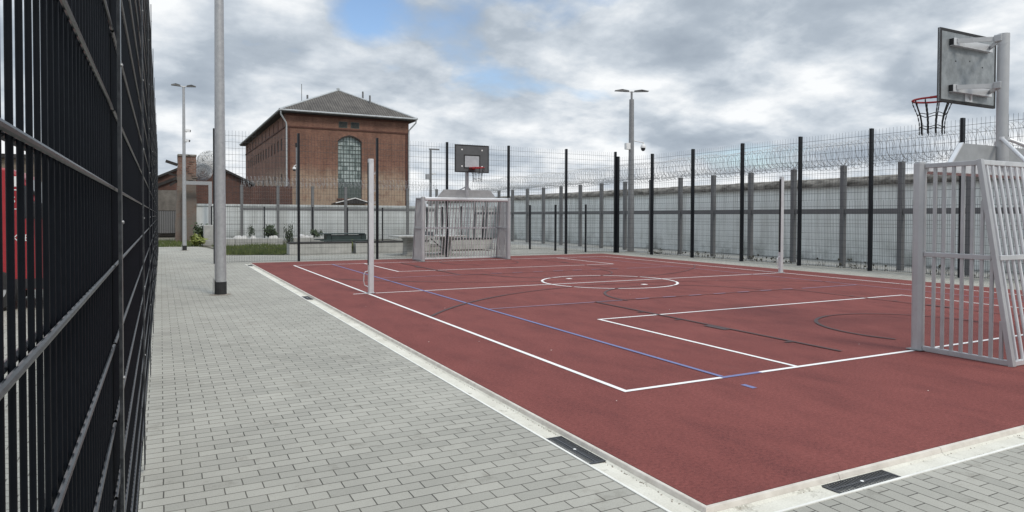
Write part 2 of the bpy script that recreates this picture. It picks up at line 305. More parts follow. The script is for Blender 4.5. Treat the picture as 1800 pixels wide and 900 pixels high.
# ------------------------------------------------------------------ mesh builder
class MB:
    def __init__(s): s.v = []; s.f = []; s.mi = []
    def add(s, vs_, fs, mi=0):
        o = len(s.v); s.v += [tuple(v) for v in vs_]; s.f += [tuple(i+o for i in f) for f in fs]; s.mi += [mi]*len(fs); return s
    def box(s, x0, x1, y0, y1, z0, z1, mi=0):
        v = [(x0,y0,z0),(x1,y0,z0),(x1,y1,z0),(x0,y1,z0),(x0,y0,z1),(x1,y0,z1),(x1,y1,z1),(x0,y1,z1)]
        return s.add(v, [(0,3,2,1),(4,5,6,7),(0,1,5,4),(1,2,6,5),(2,3,7,6),(3,0,4,7)], mi)
    def cbox(s, c, d, mi=0):
        return s.box(c[0]-d[0]/2, c[0]+d[0]/2, c[1]-d[1]/2, c[1]+d[1]/2, c[2]-d[2]/2, c[2]+d[2]/2, mi)
    def prism(s, pts, vec, mi=0):       # polygon (3-D points) pushed along vec
        n = len(pts); p = [Vector(q) for q in pts]; d = Vector(vec)
        return s.add(p+[q+d for q in p], [tuple(range(n-1, -1, -1)), tuple(range(n, 2*n))]+[(i, (i+1) % n, n+(i+1) % n, n+i) for i in range(n)], mi)
    def tube(s, a, b, r0, n=8, r1=None, mi=0, cap=True, ph=0):
        a = Vector(a); b = Vector(b); d = (b-a).normalized(); r1 = r0 if r1 is None else r1
        u = d.orthogonal().normalized() if abs(d.z) < .999 else Vector((1, 0, 0)); w = d.cross(u)
        vs_ = [a+(u*math.cos(t)+w*math.sin(t))*r0 for t in [2*math.pi*k/n+ph for k in range(n)]]+[b+(u*math.cos(t)+w*math.sin(t))*r1 for t in [2*math.pi*k/n+ph for k in range(n)]]
        fs = [(i, (i+1) % n, n+(i+1) % n, n+i) for i in range(n)]
        if cap: fs += [tuple(range(n-1, -1, -1)), tuple(range(n, 2*n))]
        return s.add(vs_, fs, mi)
    def bar(s, a, b, w, h, ref=(0, 0, 1), mi=0):     # rectangular bar: w across, h along ref
        a = Vector(a); b = Vector(b); d = (b-a).normalized(); u = d.cross(Vector(ref)).normalized(); q = u.cross(d).normalized()
        o = [u*i*w/2+q*j*h/2 for i, j in ((-1,-1),(1,-1),(1,1),(-1,1))]
        return s.add([a+x for x in o]+[b+x for x in o], [(3,2,1,0),(4,5,6,7),(0,1,5,4),(1,2,6,5),(2,3,7,6),(3,0,4,7)], mi)
    def path(s, pts, r, n=6, closed=False, mi=0):
        P = [Vector(p) for p in pts]; m_ = len(P); vs_ = []
        for i, p in enumerate(P):
            d = (P[(i+1) % m_]-P[i-1]) if closed else (P[min(i+1, m_-1)]-P[max(i-1, 0)])
            d = d.normalized(); u = d.cross(Vector((.13, .31, .94))).normalized(); w = d.cross(u)
            vs_ += [p+(u*math.cos(2*math.pi*k/n)+w*math.sin(2*math.pi*k/n))*r for k in range(n)]
        fs = []
        for i in range(m_ if closed else m_-1):
            a = i*n; b = ((i+1) % m_)*n
            fs += [(a+k, a+(k+1) % n, b+(k+1) % n, b+k) for k in range(n)]
        return s.add(vs_, fs, mi)
    def lathe(s, c, prof, n=24, mi=0, axis='z'):      # prof: (radius, height)
        vs_ = []
        for r_, h in prof:
            for k in range(n):
                a = 2*math.pi*k/n; p = (r_*math.cos(a), r_*math.sin(a), h)
                if axis == 'y': p = (p[0], p[2], p[1])
                if axis == 'x': p = (p[2], p[0], p[1])
                vs_.append((c[0]+p[0], c[1]+p[1], c[2]+p[2]))
        fs = [(i*n+k, i*n+(k+1) % n, (i+1)*n+(k+1) % n, (i+1)*n+k) for i in range(len(prof)-1) for k in range(n)]
        return s.add(vs_, fs, mi)
    def build(s, name, mats, parent=None, smooth=False, bevel=0, loc=None):
        me = bpy.data.meshes.new(name); me.from_pydata(s.v, [], s.f)
        if not isinstance(mats, (list, tuple)): mats = [mats]
        for q in mats: me.materials.append(MT[q])
        if len(mats) > 1: me.polygons.foreach_set('material_index', s.mi)
        if smooth:
            me.polygons.foreach_set('use_smooth', [True]*len(me.polygons))
            if hasattr(me, 'set_sharp_from_angle'): me.set_sharp_from_angle(angle=R(40))
        me.update()
        o = bpy.data.objects.new(name, me); COL.objects.link(o)
        if parent: o.parent = parent
        if loc: o.location = loc
        if bevel:
            b = o.modifiers.new('bevel', 'BEVEL'); b.width = bevel; b.segments = 2; b.limit_method = 'ANGLE'
        return o

def tag(o, label=None, cat=None, group=None, kind=None):
    if label: o['label'] = label
    if cat: o['category'] = cat
    if group: o['group'] = group
    if kind: o['kind'] = kind
    return o
def empty(name, loc=(0, 0, 0), rz=0, **k):
    o = bpy.data.objects.new(name, None); COL.objects.link(o); o.location = loc; o.rotation_euler = (0, 0, rz); o.empty_display_size = .2
    return tag(o, **k)
def copy_tree(o, parent=None):
    c = o.copy(); COL.objects.link(c); c.parent = parent
    for ch in list(o.children): copy_tree(ch, c)
    return c
def sheet(name, polys, z, mat, parent=None):
    b = MB()
    for p in polys:
        b.add([(x, y, z) for x, y in p], [tuple(range(len(p)))])
    return b.build(name, mat, parent)

# ------------------------------------------------------------------ the setting: ground, paving, court
GZ = -.03                                   # paving level (court surface is z = 0)
CW, CL = 11.2, 16.24                        # playing field inside the white lines
X0, X1, Y0, Y1 = -1.02, 12.24, -2.05, 17.93 # red surface
tag(sheet('ground', [[(-500, -300), (500, -300), (500, 900), (-500, 900)]], -.06, 'soil'), kind='structure')
K = .185                                    # kerb + gutter width
tag(sheet('paving', [[(-40, -14), (X0-K, -14), (X0-K, Y1), (-40, Y1)], [(-40, Y1), (X0-K, Y1), (X1, Y1), (14.35, Y1), (13.95, 18.8), (13.3, 23.4), (13, 40), (9.5, 40), (9.5, 22.35), (.7, 22.35), (-1.2, 23.3), (-1.35, 27.6), (-1.9, 31.3), (-3.3, 31.6), (-40, 31.6)],
                      [(X1, Y0-K), (15.2, Y0-K), (14.35, Y1), (X1, Y1)]], GZ, 'pavers'), kind='structure')
tag(sheet('path', [[(X0-K, -14), (22, -14), (15.2, Y0-K), (X0-K, Y0-K)]], GZ, 'pavers_turned'), kind='structure')
tag(sheet('gravel_strip', [[(15.2, Y0-K), (22, -14), (40, -14), (40, 60), (13, 60), (13, 40), (13.3, 23.4), (13.95, 18.8), (14.35, Y1)]], GZ-.008, 'gravel'), kind='structure')
court = MB().box(X0+.009, X1, Y0+.009, Y1, -.05, 0).build('court', 'court'); tag(court, kind='structure')

LZ = .004
def strip(b, a, c, w=.05, z=LZ):
    a = Vector((*a, 0)); c = Vector((*c, 0)); d = (c-a).normalized(); n = Vector((-d.y, d.x, 0))*w/2
    b.add([(*(a-n).xy, z), (*(c-n).xy, z), (*(c+n).xy, z), (*(a+n).xy, z)], [(0, 1, 2, 3)])
def arc(b, c, r, a0, a1, w=.05, z=LZ, n=72):
    vs_ = []
    for k in range(n+1):
        t = a0+(a1-a0)*k/n
        for rr in (r-w/2, r+w/2): vs_.append((c[0]+rr*math.cos(t), c[1]+rr*math.sin(t), z))
    b.add(vs_, [(2*i, 2*i+1, 2*i+3, 2*i+2) for i in range(n)])
HB = .025
b = MB()                                    # white field lines, butted end to end
strip(b, (0, -HB), (0, CL+HB)); strip(b, (CW, -HB), (CW, CL+HB))
strip(b, (HB, 0), (1.09, 0)); strip(b, (1.59, 0), (CW-HB, 0)); strip(b, (HB, CL), (CW-HB, CL))
strip(b, (-.28, CL/2), (-HB, CL/2)); strip(b, (HB, CL/2), (CW-HB, CL/2))
arc(b, (CW/2, CL/2), 1.53, .03, 2*math.pi-.03+.0, .055, LZ+.001)
arc(b, (CW/2, CL/2), 1.53, -.03, .03, .055, LZ+.001, 4)
b0, bd = 2.11, 3.45
for s_ in (0, 1):
    yy = lambda t: t if not s_ else CL-t
    strip(b, (b0, yy(HB)), (b0, yy(bd+HB))); strip(b, (CW-b0, yy(HB)), (CW-b0, yy(bd+HB))); strip(b, (b0+HB, yy(bd)), (CW-b0-HB, yy(bd)))
for p in ((CW/2-.45, CL/2+1.0), (CW/2+.30, CL/2-.9)):
    b.box(p[0]-.06, p[0]+.06, p[1]-.055, p[1]+.055, .001, LZ+.002)
b.build('white_marking', 'white_line', court)
BZ = .006; vl, vr = 1.12, CW-1.10
b = MB(); strip(b, (vl, HB), (vl, CL-HB), .05, BZ); strip(b, (1.09, 0), (1.59, 0), .052, LZ)
strip(b, (1.07, -.42), (1.07, -.28), .055, LZ)
b.build('blue_marking', 'blue_line', court)
b = MB(); strip(b, (vr, HB), (vr, CL-HB), .04, BZ)
for s_ in (0, 1):
    yl = CL/2-3 if not s_ else CL/2+3
    strip(b, (vl+HB, yl), (3.75, yl), .045, BZ+.001); strip(b, (8.35, yl), (vr-HB, yl), .05, BZ+.001)
    x = 4.05
    while x < 8.2:
        strip(b, (x, yl), (x+.30, yl), .05, .0145); x += .62
b.build('faded_blue_marking', 'faded_blue', court)
CZ = .008
b = MB(); b2_ = MB()
for s_ in (0, 1):
    fy = (lambda t: t) if not s_ else (lambda t: CL-t)
    sg = 1 if not s_ else -1
    def A(bb, c, r, a0, a1, w): arc(bb, (c[0], fy(c[1])), r, sg*a0, sg*a1, w, CZ)
    a_end = math.acos(5.55/6.9)
    A(b, (CW/2, .7), 6.9, math.pi-a_end, math.pi*.66, .05)
    A(b2_, (CW/2, .7), 6.9, a_end, math.pi*.66, .04)
    A(b, (CW/2, 5.15), 1.8, math.pi*.62, math.pi*1.02, .05)
    A(b2_, (CW/2, 5.15), 1.8, 0, math.pi*.62, .04)
    A(b, (CW/2, .98), 1.25, math.pi*.55, math.pi*1.12, .05)
    A(b2_, (CW/2, .98), 1.25, -.1, math.pi*.55, .04)
    for xx, bb, ww in ((CW/2-2.42, b, .045), (CW/2+2.42, b2_, .04)):
        strip(bb, (xx, fy(.32)), (xx, fy(5.12)), ww, CZ+.002)
        for yb, le in ((.95, .05), (1.95, .4), (2.9, .05), (3.75, .05)):
            o_ = -.07 if xx < CW/2 else .07
            strip(bb, (xx+o_, fy(yb)), (xx+o_, fy(yb+le)), .11, CZ)
    strip(b2_, (CW/2-2.4, fy(5.15)), (CW/2+2.4, fy(5.15)), .04, CZ+.004)
b.build('dark_marking', 'black_line', court); b2_.build('faded_dark_marking', 'faded_black', court)

# kerb and gutter along the left and the near side, cast in one-metre pieces
def sweep(prof, gap=.004, step=1.0):
    """profile (t outwards, z) along the L-shaped edge of the court"""
    bb = MB()
    def run(fn, a, c):
        n = max(1, round(abs(c-a)/step)); seg = (c-a)/n
        for i in range(n):
            u0 = a+seg*i+(gap/2)*(1 if seg > 0 else -1); u1 = a+seg*(i+1)-(gap/2)*(1 if seg > 0 else -1)
            lo_ = [fn(t, z, u0, i == 0) for t, z in prof]; hi_ = [fn(t, z, u1, False) for t, z in prof]
            k = len(prof)
            bb.add(lo_+hi_, [(j, (j+1) % k, k+(j+1) % k, k+j) for j in range(k)]+[tuple(range(k-1, -1, -1)), tuple(range(k, 2*k))])
    run(lambda t, z, u, first: (X0-t, (Y0-t) if first else u, z), Y0, Y1)
    run(lambda t, z, u, first: ((X0-t) if first else u, Y0-t, z), X0, X1+2.5)
    return bb
ks = sweep([(.001, -.07), (.001, .002), (.004, .005), (.020, .005), (.025, .001), (.034, -.022), (.034, -.07)]).build('kerb', 'kerb'); tag(ks, kind='structure')
gs = sweep([(.035, -.09), (.035, -.023), (.052, -.034), (.13, -.032), (.165, -.029), (.165, -.09)]).build('gutter', 'gutter'); tag(gs, kind='structure')
es = sweep([(.167, -.09), (.167, -.024), (.184, -.024), (.184, -.09)], .002, 1.0).build('edging_strip', 'edge'); tag(es, kind='structure')
# crumbs of dirt along the foot of the kerb
b = MB()
def crumbs(n, fn):
    for _ in range(n):
        x, y, s_ = fn(); a = random.random()*6.28
        b.add([(x+s_*math.cos(a+t)*random.uniform(.6, 1.2), y+s_*math.sin(a+t)*random.uniform(.6, 1.2), -.0345) for t in (0, 1.2, 2.3, 3.4, 4.6, 5.5)]+[(x, y, -.0285)], [(i, (i+1) % 6, 6) for i in range(6)])
crumbs(260, lambda: (X0-.040-abs(random.gauss(0, .010)), random.uniform(Y0, Y0+1.2+abs(random.gauss(0, 5))), random.uniform(.003, .010)))
crumbs(120, lambda: (random.uniform(X0, X1-3), Y0-.040-abs(random.gauss(0, .010)), random.uniform(.003, .009)))
crumbs(110, lambda: (random.uniform(.4, 2.6), Y0-.150-abs(random.gauss(0, .012)), random.uniform(.003, .012)))
tag(b.build('debris', 'dirt'), kind='stuff')

# ------------------------------------------------------------------ drain grates
def grate(loc, rz, label):
    t = empty('drain_grate', loc, rz, label=label, cat='drain grate', group='drain grates set in the court gutter')
    f = MB(); l_, w = .52, .122
    for s_ in (-1, 1):
        f.box(-l_/2, l_/2, s_*w/2-.006, s_*w/2+.006, -.02, .006); f.box(s_*l_/2-.008, s_*l_/2+.008, -w/2, w/2, -.02, .006)
    f.box(-l_/2, l_/2, -.006, .006, -.02, .005)
    f.build('frame', 'grate', t)
    f = MB()
    for k in range(24):
        x = -l_/2+.018+k*(l_-.036)/23
        f.box(x-.0045, x+.0045, -w/2+.006, -.007, -.02, .0045); f.box(x-.0045, x+.0045, .007, w/2-.006, -.02, .0045)
    f.build('slots', 'grate', t)
    MB().box(-l_/2+.001, l_/2-.001, -w/2+.001, w/2-.001, -.03, -.012).build('sump', 'black_matt', t)
    MB().lathe((0, 0, .0055), [(.011, 0), (.008, .003), (0.0001, .004)], 10).build('screw', 'white', t)
    return t
grate((X0-.102, -.955, -.032), R(90), 'black slotted grate in the long gutter, nearest the front corner of the court')
grate((.065, Y0-.102, -.032), 0, 'black slotted grate in the near gutter, below the service mark')
grate((X0-.102, 8.16, -.032), R(90), 'small black grate halfway along the gutter, beside the left volleyball post')
grate((X0-.102, 17.2, -.032), R(90), 'tiny far grate at the far end of the gutter by the mesh fence')

# ------------------------------------------------------------------ goals and basketball hoops
def chsq(cx, cy, w, c, z0, z1):     # chamfered square post
    h = w/2
    p = [(-h+c, -h), (h-c, -h), (h, -h+c), (h, h-c), (h-c, h), (-h+c, h), (-h, h-c), (-h, -h+c)]
    return [(cx+x, cy+y, z0) for x, y in p], (0, 0, z1-z0)
def make_goal(label):
    t = empty('goal', (0, 0, 0), label=label, cat='goal', group='barred aluminium goals on the court')
    G_ = 1.56; TB, BB_ = -.62, -.955       # back depth at the top and at the ground
    def yb(z): return BB_+(TB-BB_)*z/2.09
    for s_ in (-1, 1):
        b = MB(); pts, v = chsq(s_*G_, 0, .12, .032, 0, 2.1); b.prism(pts, v); pts, v = chsq(s_*G_, 0, .10, .03, 2.1, 2.112); b.prism(pts, v)
        gp = b.build('goalpost', 'alu', t, bevel=.006)
        MB().box(s_*G_-.085, s_*G_+.085, -.085, .085, .010, .015).build('foot_plate', 'galv_grey', gp)
    b = MB(); b.prism([(-G_+.061, y, z) for y, z in ((-.06, 2.0), (.03, 1.98), (.06, 2.01), (.06, 2.07), (.03, 2.1), (-.06, 2.1))], (2*G_-.122, 0, 0)); b.build('crossbar', 'alu_light', t, bevel=.006)
    for s_ in (-1, 1):
        x = s_*(G_-.005)
        b = MB()
        b.bar((x, -.061, 2.06), (x, TB+.02, 2.06), .045, .05); b.bar((x, -.061, .03), (x, BB_+.03, .03), .045, .055); b.bar((x, -.061, 1.08), (x, yb(1.08)+.03, 1.08), .046, .05)
        b.bar((x, TB, 2.095), (x, BB_, 0), .06, .05, (0, 1, 0))
        f = b.build('side_frame', 'alu', t, bevel=.004)
        b = MB()
        for k in range(8):
            y = -.165-.098*k
            zt = 2.04 if y > TB+.03 else max(.2, (y-.03-BB_)/(TB-BB_)*2.09-.02)
            b.bar((x, y, .055), (x, y, min(zt, 2.04)), .026, .03, (0, 1, 0))
        b.build('side_bars', 'alu', f)
    for z in (2.065, .03):
        f = MB().bar((-G_+.03, yb(z)+.003, z), (G_-.03, yb(z)+.003, z), .045, .05).build('back_rail', 'alu_light', t, bevel=.004)
    b = MB(); b.bar((-G_+.03, yb(1.08)-.024, 1.08), (G_-.03, yb(1.08)-.024, 1.08), .03, .05); b.build('middle_rail', 'alu_light', t, bevel=.003)
    b = MB(); n = 27
    for k in range(n):
        x = -G_+.03+(k+.75)*(2*G_-.06)/(n+.5)
        b.tube((x, yb(2.04)+.005, 2.04), (x, yb(.055)+.005, .055), .0165, 8)
    b.build('back_bars', 'alu_light', f, smooth=True)  # paler aluminium than the side bars paints sky light onto these
    b = MB(); b.prism([(-1.08, -.004, 2.1), (1.08, -.004, 2.1), (.84, -.004, 2.36), (-.84, -.004, 2.36)], (0, .008, 0))
    p = b.build('top_plate', 'plate', t)
    for s_ in (-1, 1):
        MB().prism([(s_*1.08, -.055, 2.101), (s_*1.055, -.055, 2.101), (s_*.825, -.055, 2.361), (s_*.845, -.055, 2.361)][::s_], (0, .05, 0)).build('flange', 'alu_light', p)
    return t
def make_hoop(label):
    t = empty('basketball_hoop', (0, 0, 2.1), label=label, cat='basketball hoop', group='basketball hoops above the goals')
    q = lambda *p: tuple(p)
    O = -2.1                                 # heights below are above the court
    b = MB(); b.tube((0, -.03, 2.4+O), (0, -.03, 3.72+O), .064, 20); b.lathe((0, -.03, O), [(.064, 3.72), (.0001, 3.722)], 20); b.build('pole', 'alu', t, smooth=True)
    b = MB(); b.tube((0, -.03, .004), (0, -.03, 2.42+O), .074, 20); b.box(-.11, .11, -.11, -.004-.08, .004, .02); b.build('sleeve', 'alu', t, smooth=True)
    for s_ in (-1, 1):
        b = MB(); b.tube((s_*.06, -.06, 2.45+O), (s_*.62, -.60, 2.10+O), .022, 12); b.lathe((s_*.06, -.06, 2.45+O), [(.03, -.02), (.03, .02)], 10); b.build('brace', 'alu_light', t, smooth=True)
    by = .38; zb, zt = 2.92+O, 3.82+O
    bd_ = MB().box(-.61, .61, by-.012, by+.006, zb, zt).build('backboard', 'board_back', t)
    b = MB()
    b.box(-.61, .61, by+.007, by+.012, zb, zt); b.build('board_face', 'board_front', bd_)
    b = MB()
    for x in (-.61, .575): b.box(x, x+.035, by-.014, by+.018, zb-.002, zt+.002)
    for z in (zb-.003, zt-.032): b.box(-.574, .574, by-.014, by+.018, z, z+.035)
    b.build('board_edge', 'black_matt', bd_)
    b = MB()
    for x in (-.295, .255): b.box(x, x+.04, by+.0125, by+.016, zb+.13, zb+.58)
    for z in (zb+.13, zb+.54): b.box(-.254, .254, by+.0125, by+.016, z, z+.04)
    b.build('target_outline', 'black_matt', bd_)
    MB().box(-.254, .254, by+.0125, by+.015, zb+.171, zb+.539).build('target_panel', 'board_square', bd_)
    for x in (-.36, .36):
        for z in (zb+.20, zb+.74): MB().tube((x, by+.0122, z), (x, by+.019, z), .026, 10).build('bolt', 'white', bd_)
    for x, z in ((-.28, .52), (.02, .55), (.30, .50)): MB().tube((x, by-.016, zb+z), (x, by-.0122, zb+z), .009, 8).build('bolt_hole', 'black_matt', bd_)
    for z in (3.66+O, 3.09+O):
        b = MB(); b.box(-.42, .42, by-.07, by-.066, z-.045, z+.045); b.box(-.42, .42, by-.066, by-.0125, z+.041, z+.045); b.box(-.42, .42, by-.066, by-.0125, z-.045, z-.041)
        br_ = b.build('bracket', 'alu_light', t)
        for s_ in (-1, 1): MB().box(s_*.4185-.0012, s_*.4185+.0012, by-.064, by-.014, z-.04, z+.04).build('end_cap', 'black_matt', br_)
        for s_ in (-1, 1):
            MB().bar((s_*.03, .02, z+.01), (s_*.36, by-.072, z+.01), .012, .055).build('arm', 'alu', t)
        MB().box(-.075, .075, -.045, .045, z-.035, z+.055).build('clamp', 'alu', t, bevel=.01)
    MB().box(-.08, .08, by-.02, by-.0125, 2.955+O, 3.045+O).tube((0, by-.06, 3.07+O), (.03, by-.02, 2.98+O), .012, 8).build('rim_mount', 'alu_light', t)
    rc = (0, by+.44, 3.05+O); rr = .228
    b = MB(); b.path([(rc[0]+rr*math.cos(a), rc[1]+rr*math.sin(a), rc[2]) for a in [2*math.pi*k/40 for k in range(40)]], .0135, 8, True)
    b.prism([(-.10, by+.019, rc[2]-.035), (.10, by+.019, rc[2]-.035), (.10, by+.019, rc[2]+.045), (-.10, by+.019, rc[2]+.045)], (0, .008, 0))
    b.prism([(-.095, by+.027, rc[2]+.004), (.095, by+.027, rc[2]+.004), (.19, rc[1]-.13, rc[2]+.004), (.13, rc[1]-.19, rc[2]+.004), (0, rc[1]-.225, rc[2]+.004), (-.13, rc[1]-.19, rc[2]+.004), (-.19, rc[1]-.13, rc[2]+.004)], (0, 0, .006))
    for s_ in (-1, 1): b.bar((s_*.09, by+.024, rc[2]+.02), (s_*.205, rc[1]-.09, rc[2]+.0), .008, .03)
    rim = b.build('rim', 'rim', t, smooth=True)
    b = MB(); nC = 10
    for k in range(nC):
        a = 2*math.pi*(k+.3)/nC
        pr = [(rr, 0), (rr*.97, -.05), (.165, -.20), (.145, -.30), (.142, -.455)]
        P = []
        for (r0, z0), (r1, z1) in zip(pr, pr[1:]):
            m_ = max(1, round(math.hypot(r1-r0, z1-z0)/.03))
            P += [(r0+(r1-r0)*i/m_, z0+(z1-z0)*i/m_) for i in range(m_)]
        P.append(pr[-1]); P = [Vector((rc[0]+r_*math.cos(a), rc[1]+r_*math.sin(a), rc[2]+z_)) for r_, z_ in P]
        for i, (u, v) in enumerate(zip(P, P[1:])):
            e_ = (v-u)*.12
            b.bar(u-e_, v+e_, .014 if i % 2 else .008, .008 if i % 2 else .014, (math.cos(a), math.sin(a), .001))
    for r_, z_ in ((.166, -.195), (.143, -.36)):
        b.path([(rc[0]+r_*math.cos(a)*(1+.02*math.sin(9*a)), rc[1]+r_*math.sin(a), rc[2]+z_+.012*math.sin(5*a)) for a in [2*math.pi*k/40 for k in range(40)]], .0055, 5, True)
    b.build('chain_net', 'chain', rim)
    return t
GX = CW/2
goal = make_goal('aluminium barred goal at the near end, seen side-on at the right of the court'); goal.location = (GX, 0, 0)
g2 = copy_tree(goal); g2.location = (GX, CL, 0); g2.rotation_euler.z = math.pi
g2['label'] = 'aluminium barred goal at the far end facing us, in front of the concrete table'
hoop = make_hoop('basketball hoop on the near goal, showing the galvanised back of its board'); hoop.location = (GX, 0, 2.1)
h2 = copy_tree(hoop); h2.location = (GX, CL, 2.1); h2.rotation_euler.z = math.pi
h2['label'] = 'basketball hoop above the far goal, dark board facing us with pale target square'

# ------------------------------------------------------------------ volleyball posts
def vpost(loc, rz, label):
    t = empty('volleyball_post', loc, rz, label=label, cat='volleyball post', group='volleyball posts on the side lines')
    pts, v = chsq(0, 0, .10, .014, .001, 2.57); MB().prism(pts, v).build('post', 'alu_light', t, bevel=.004)
    b = MB(); b.box(-.058, -.0505, -.03, .03, .55, 2.5); b.build('slide_rail', 'black_matt', t)
    b = MB(); b.path([(-.05, 0, .43), (-.11, 0, .42), (-.135, 0, .36), (-.14, 0, .24), (-.12, 0, .16), (-.05, 0, .13)], .010, 8); b.build('handle', 'alu_light', t, smooth=True)
    for z in (2.28, 1.95, 1.72): MB().prism([(.054, -.012, z), (.085, -.012, z), (.085, -.012, z+.05), (.076, -.012, z+.05), (.076, -.012, z+.02), (.054, -.012, z+.02)], (0, .024, 0)).build('net_hook', 'alu', t)
    MB().box(-.075, .075, -.075, .075, .009, .014).build('base_plate', 'alu', t)
    return t
vpost((.06, CL/2, 0), 0, 'pale square metal post on the left side line, with a crank handle near its foot')
vpost((CW+.05, CL/2+.08, 0), 0, 'slim pale metal post on the right side line, dark rail down one side')

# ------------------------------------------------------------------ mesh fences
def wire_panel(p0, p1, z0, z1, sv, sh, r=.003, rh=.004, off=.007, seg=4, zlow=None, ph=.5, hstart=None, nrm=None):
    """double-rod mat between two ground points; nrm = direction the rods are doubled in"""
    b = MB(); a = Vector((*p0, 0)); c = Vector((*p1, 0)); d = (c-a); ln = d.length; d.normalize(); n = Vector((-d.y, d.x, 0))
    k = 0; x = sv*ph
    while x < ln:
        if zlow is None or (round((x-sv*ph)/sv) % 2 == 0): zt = z1
        else: zt = zlow
        q = a+d*x; b.tube((q.x, q.y, z0), (q.x, q.y, zt), r, seg, cap=False); x += sv
    z = z0+.02 if hstart is None else hstart
    while z < z1+.001:
        for s_ in (-1, 1):
            q = a+n*off*s_; w = c+n*off*s_
            b.tube((q.x, q.y, z), (w.x, w.y, z), rh, seg if seg < 6 else 8, cap=False, mi=1)
        z += sh
    return b
def fence(name, pts, h, label, cat, post, pm, wm, sv=.05, sh=.2, zlow=2.0, z0=.02, r=.003, rh=.004, clip=None, group=None):
    """pts: post positions on the ground; post=(across, along) size"""
    t = empty(name, (pts[0][0], pts[0][1], GZ), label=label, cat=cat, group=group)
    o = Vector((*pts[0], GZ))
    loc = [(x-o.x, y-o.y) for x, y in pts]
    for i, (x, y) in enumerate(loc):
        u = Vector(loc[min(i+1, len(loc)-1)])-Vector(loc[max(i-1, 0)]); a = math.atan2(u.y, u.x)
        b = MB(); ca, sa = math.cos(a), math.sin(a)
        q = [(-post[1]/2, -post[0]/2), (post[1]/2, -post[0]/2), (post[1]/2, post[0]/2), (-post[1]/2, post[0]/2)]
        b.prism([(x+ca*u_-sa*v_, y+sa*u_+ca*v_, 0) for u_, v_ in q], (0, 0, h+.03)); po = b.build('post', pm, t)
        if clip:
            b = MB()
            for k in range(int(h/.4)):
                for s_ in (-1, 1):
                    cx_, cy_ = x-sa*s_*(post[0]/2+.004), y+ca*s_*(post[0]/2+.004)
                    b.cbox((cx_, cy_, .25+.4*k), (.03, .03, .05))
            b.build('clips', clip, po)
    for i in range(len(loc)-1):
        wire_panel(loc[i], loc[i+1], z0, h, sv, sh, r, rh, zlow=zlow).build('mesh_panel', (wm, wm), t)
    return t
FAR = [(-2.01, 18.55), (.55, 18.6), (3.22, 18.65), (5.85, 18.68), (8.4, 18.7), (11.02, 18.72), (13.45, 18.74)]
fence('mesh_fence', FAR, 4.2, 'tall black mesh fence across the far end of the court, behind the far goal', 'fence', (.10, .07), 'black', 'anthracite')
RX = lambda y: 13.95+(17-y)*.045
RIGHT = [(13.535, 18.66)]+[(RX(y), y) for y in (16.95, 14.72, 12.4, 10.12, 7.8, 5.4, 3.05, .7, -1.65, -4.0)]
fence('mesh_fence', RIGHT, 4.0, 'tall black mesh fence along the right side of the court, before the round-topped wall', 'fence', (.12, .07), 'black', 'anthracite', r=.0036, rh=.0045)
fence('low_fence', [(13.64, 19.0), (12.55, 19.6), (11.95, 21.1), (11.55, 22.7), (10.9, 23.5), (10.7, 26), (10.6, 28.5), (10.5, 31), (10.4, 33.2)], 2.0, 'low black mesh fence running back from the far right corner, by the grey posts', 'fence', (.07, .07), 'black', 'anthracite', zlow=None, sv=.1)
fence('low_fence', [(-1.2, 33.3), (1.35, 33.3), (3.85, 33.3), (5.75, 33.3), (7.75, 33.3), (10.3, 33.3)], 1.95, 'low black mesh fence behind the planting bed, before the white painted wall', 'fence', (.06, .06), 'black', 'anthracite', zlow=None, sv=.1)

# the tall fence right beside the camera
NF = CAMX-.114
def near_fence():
    H = 4.1; y0 = -2.67
    t = empty('near_fence', (NF, y0, GZ), label='tall black double-rod fence close beside us on the left, running the length of the path', cat='fence')
    ys = [y0+2.5*k for k in range(-2, 12)]
    for i in range(len(ys)-1):
        a, c = ys[i]-y0, ys[i+1]-y0
        near = i <= 1
        seg = 10 if near else (6 if i < 4 else 4)
        ph = ((-3.977-ys[i]) % .05)/.05
        wire_panel((0, a+.012), (0, c-.012), .03, H, .05, .2, .0031, .0041, .0069, seg, None, ph, .157-GZ).build('mesh_panel', ('black_near', 'black_rail'), t, smooth=near)
    for i, y in enumerate(ys):
        yy = y-y0
        po = MB().box(-.09, -.026, yy-.03, yy+.03, 0, H+.05).build('post', 'black', t, bevel=.004)
        c_ = MB().box(.018, .026, yy-.0225, yy+.0225, .06, H).build('cover_strip', 'black_rail', po, bevel=.0015)
        z = .30
        while z < H and i < 8:
            MB().lathe((.026, yy, z), [(.005, 0), (.005, .003), (.003, .0045), (.0001, .005)], 10, axis='x').build('bolt', 'galv', po, smooth=True); z += .4
    return t
near_fence()

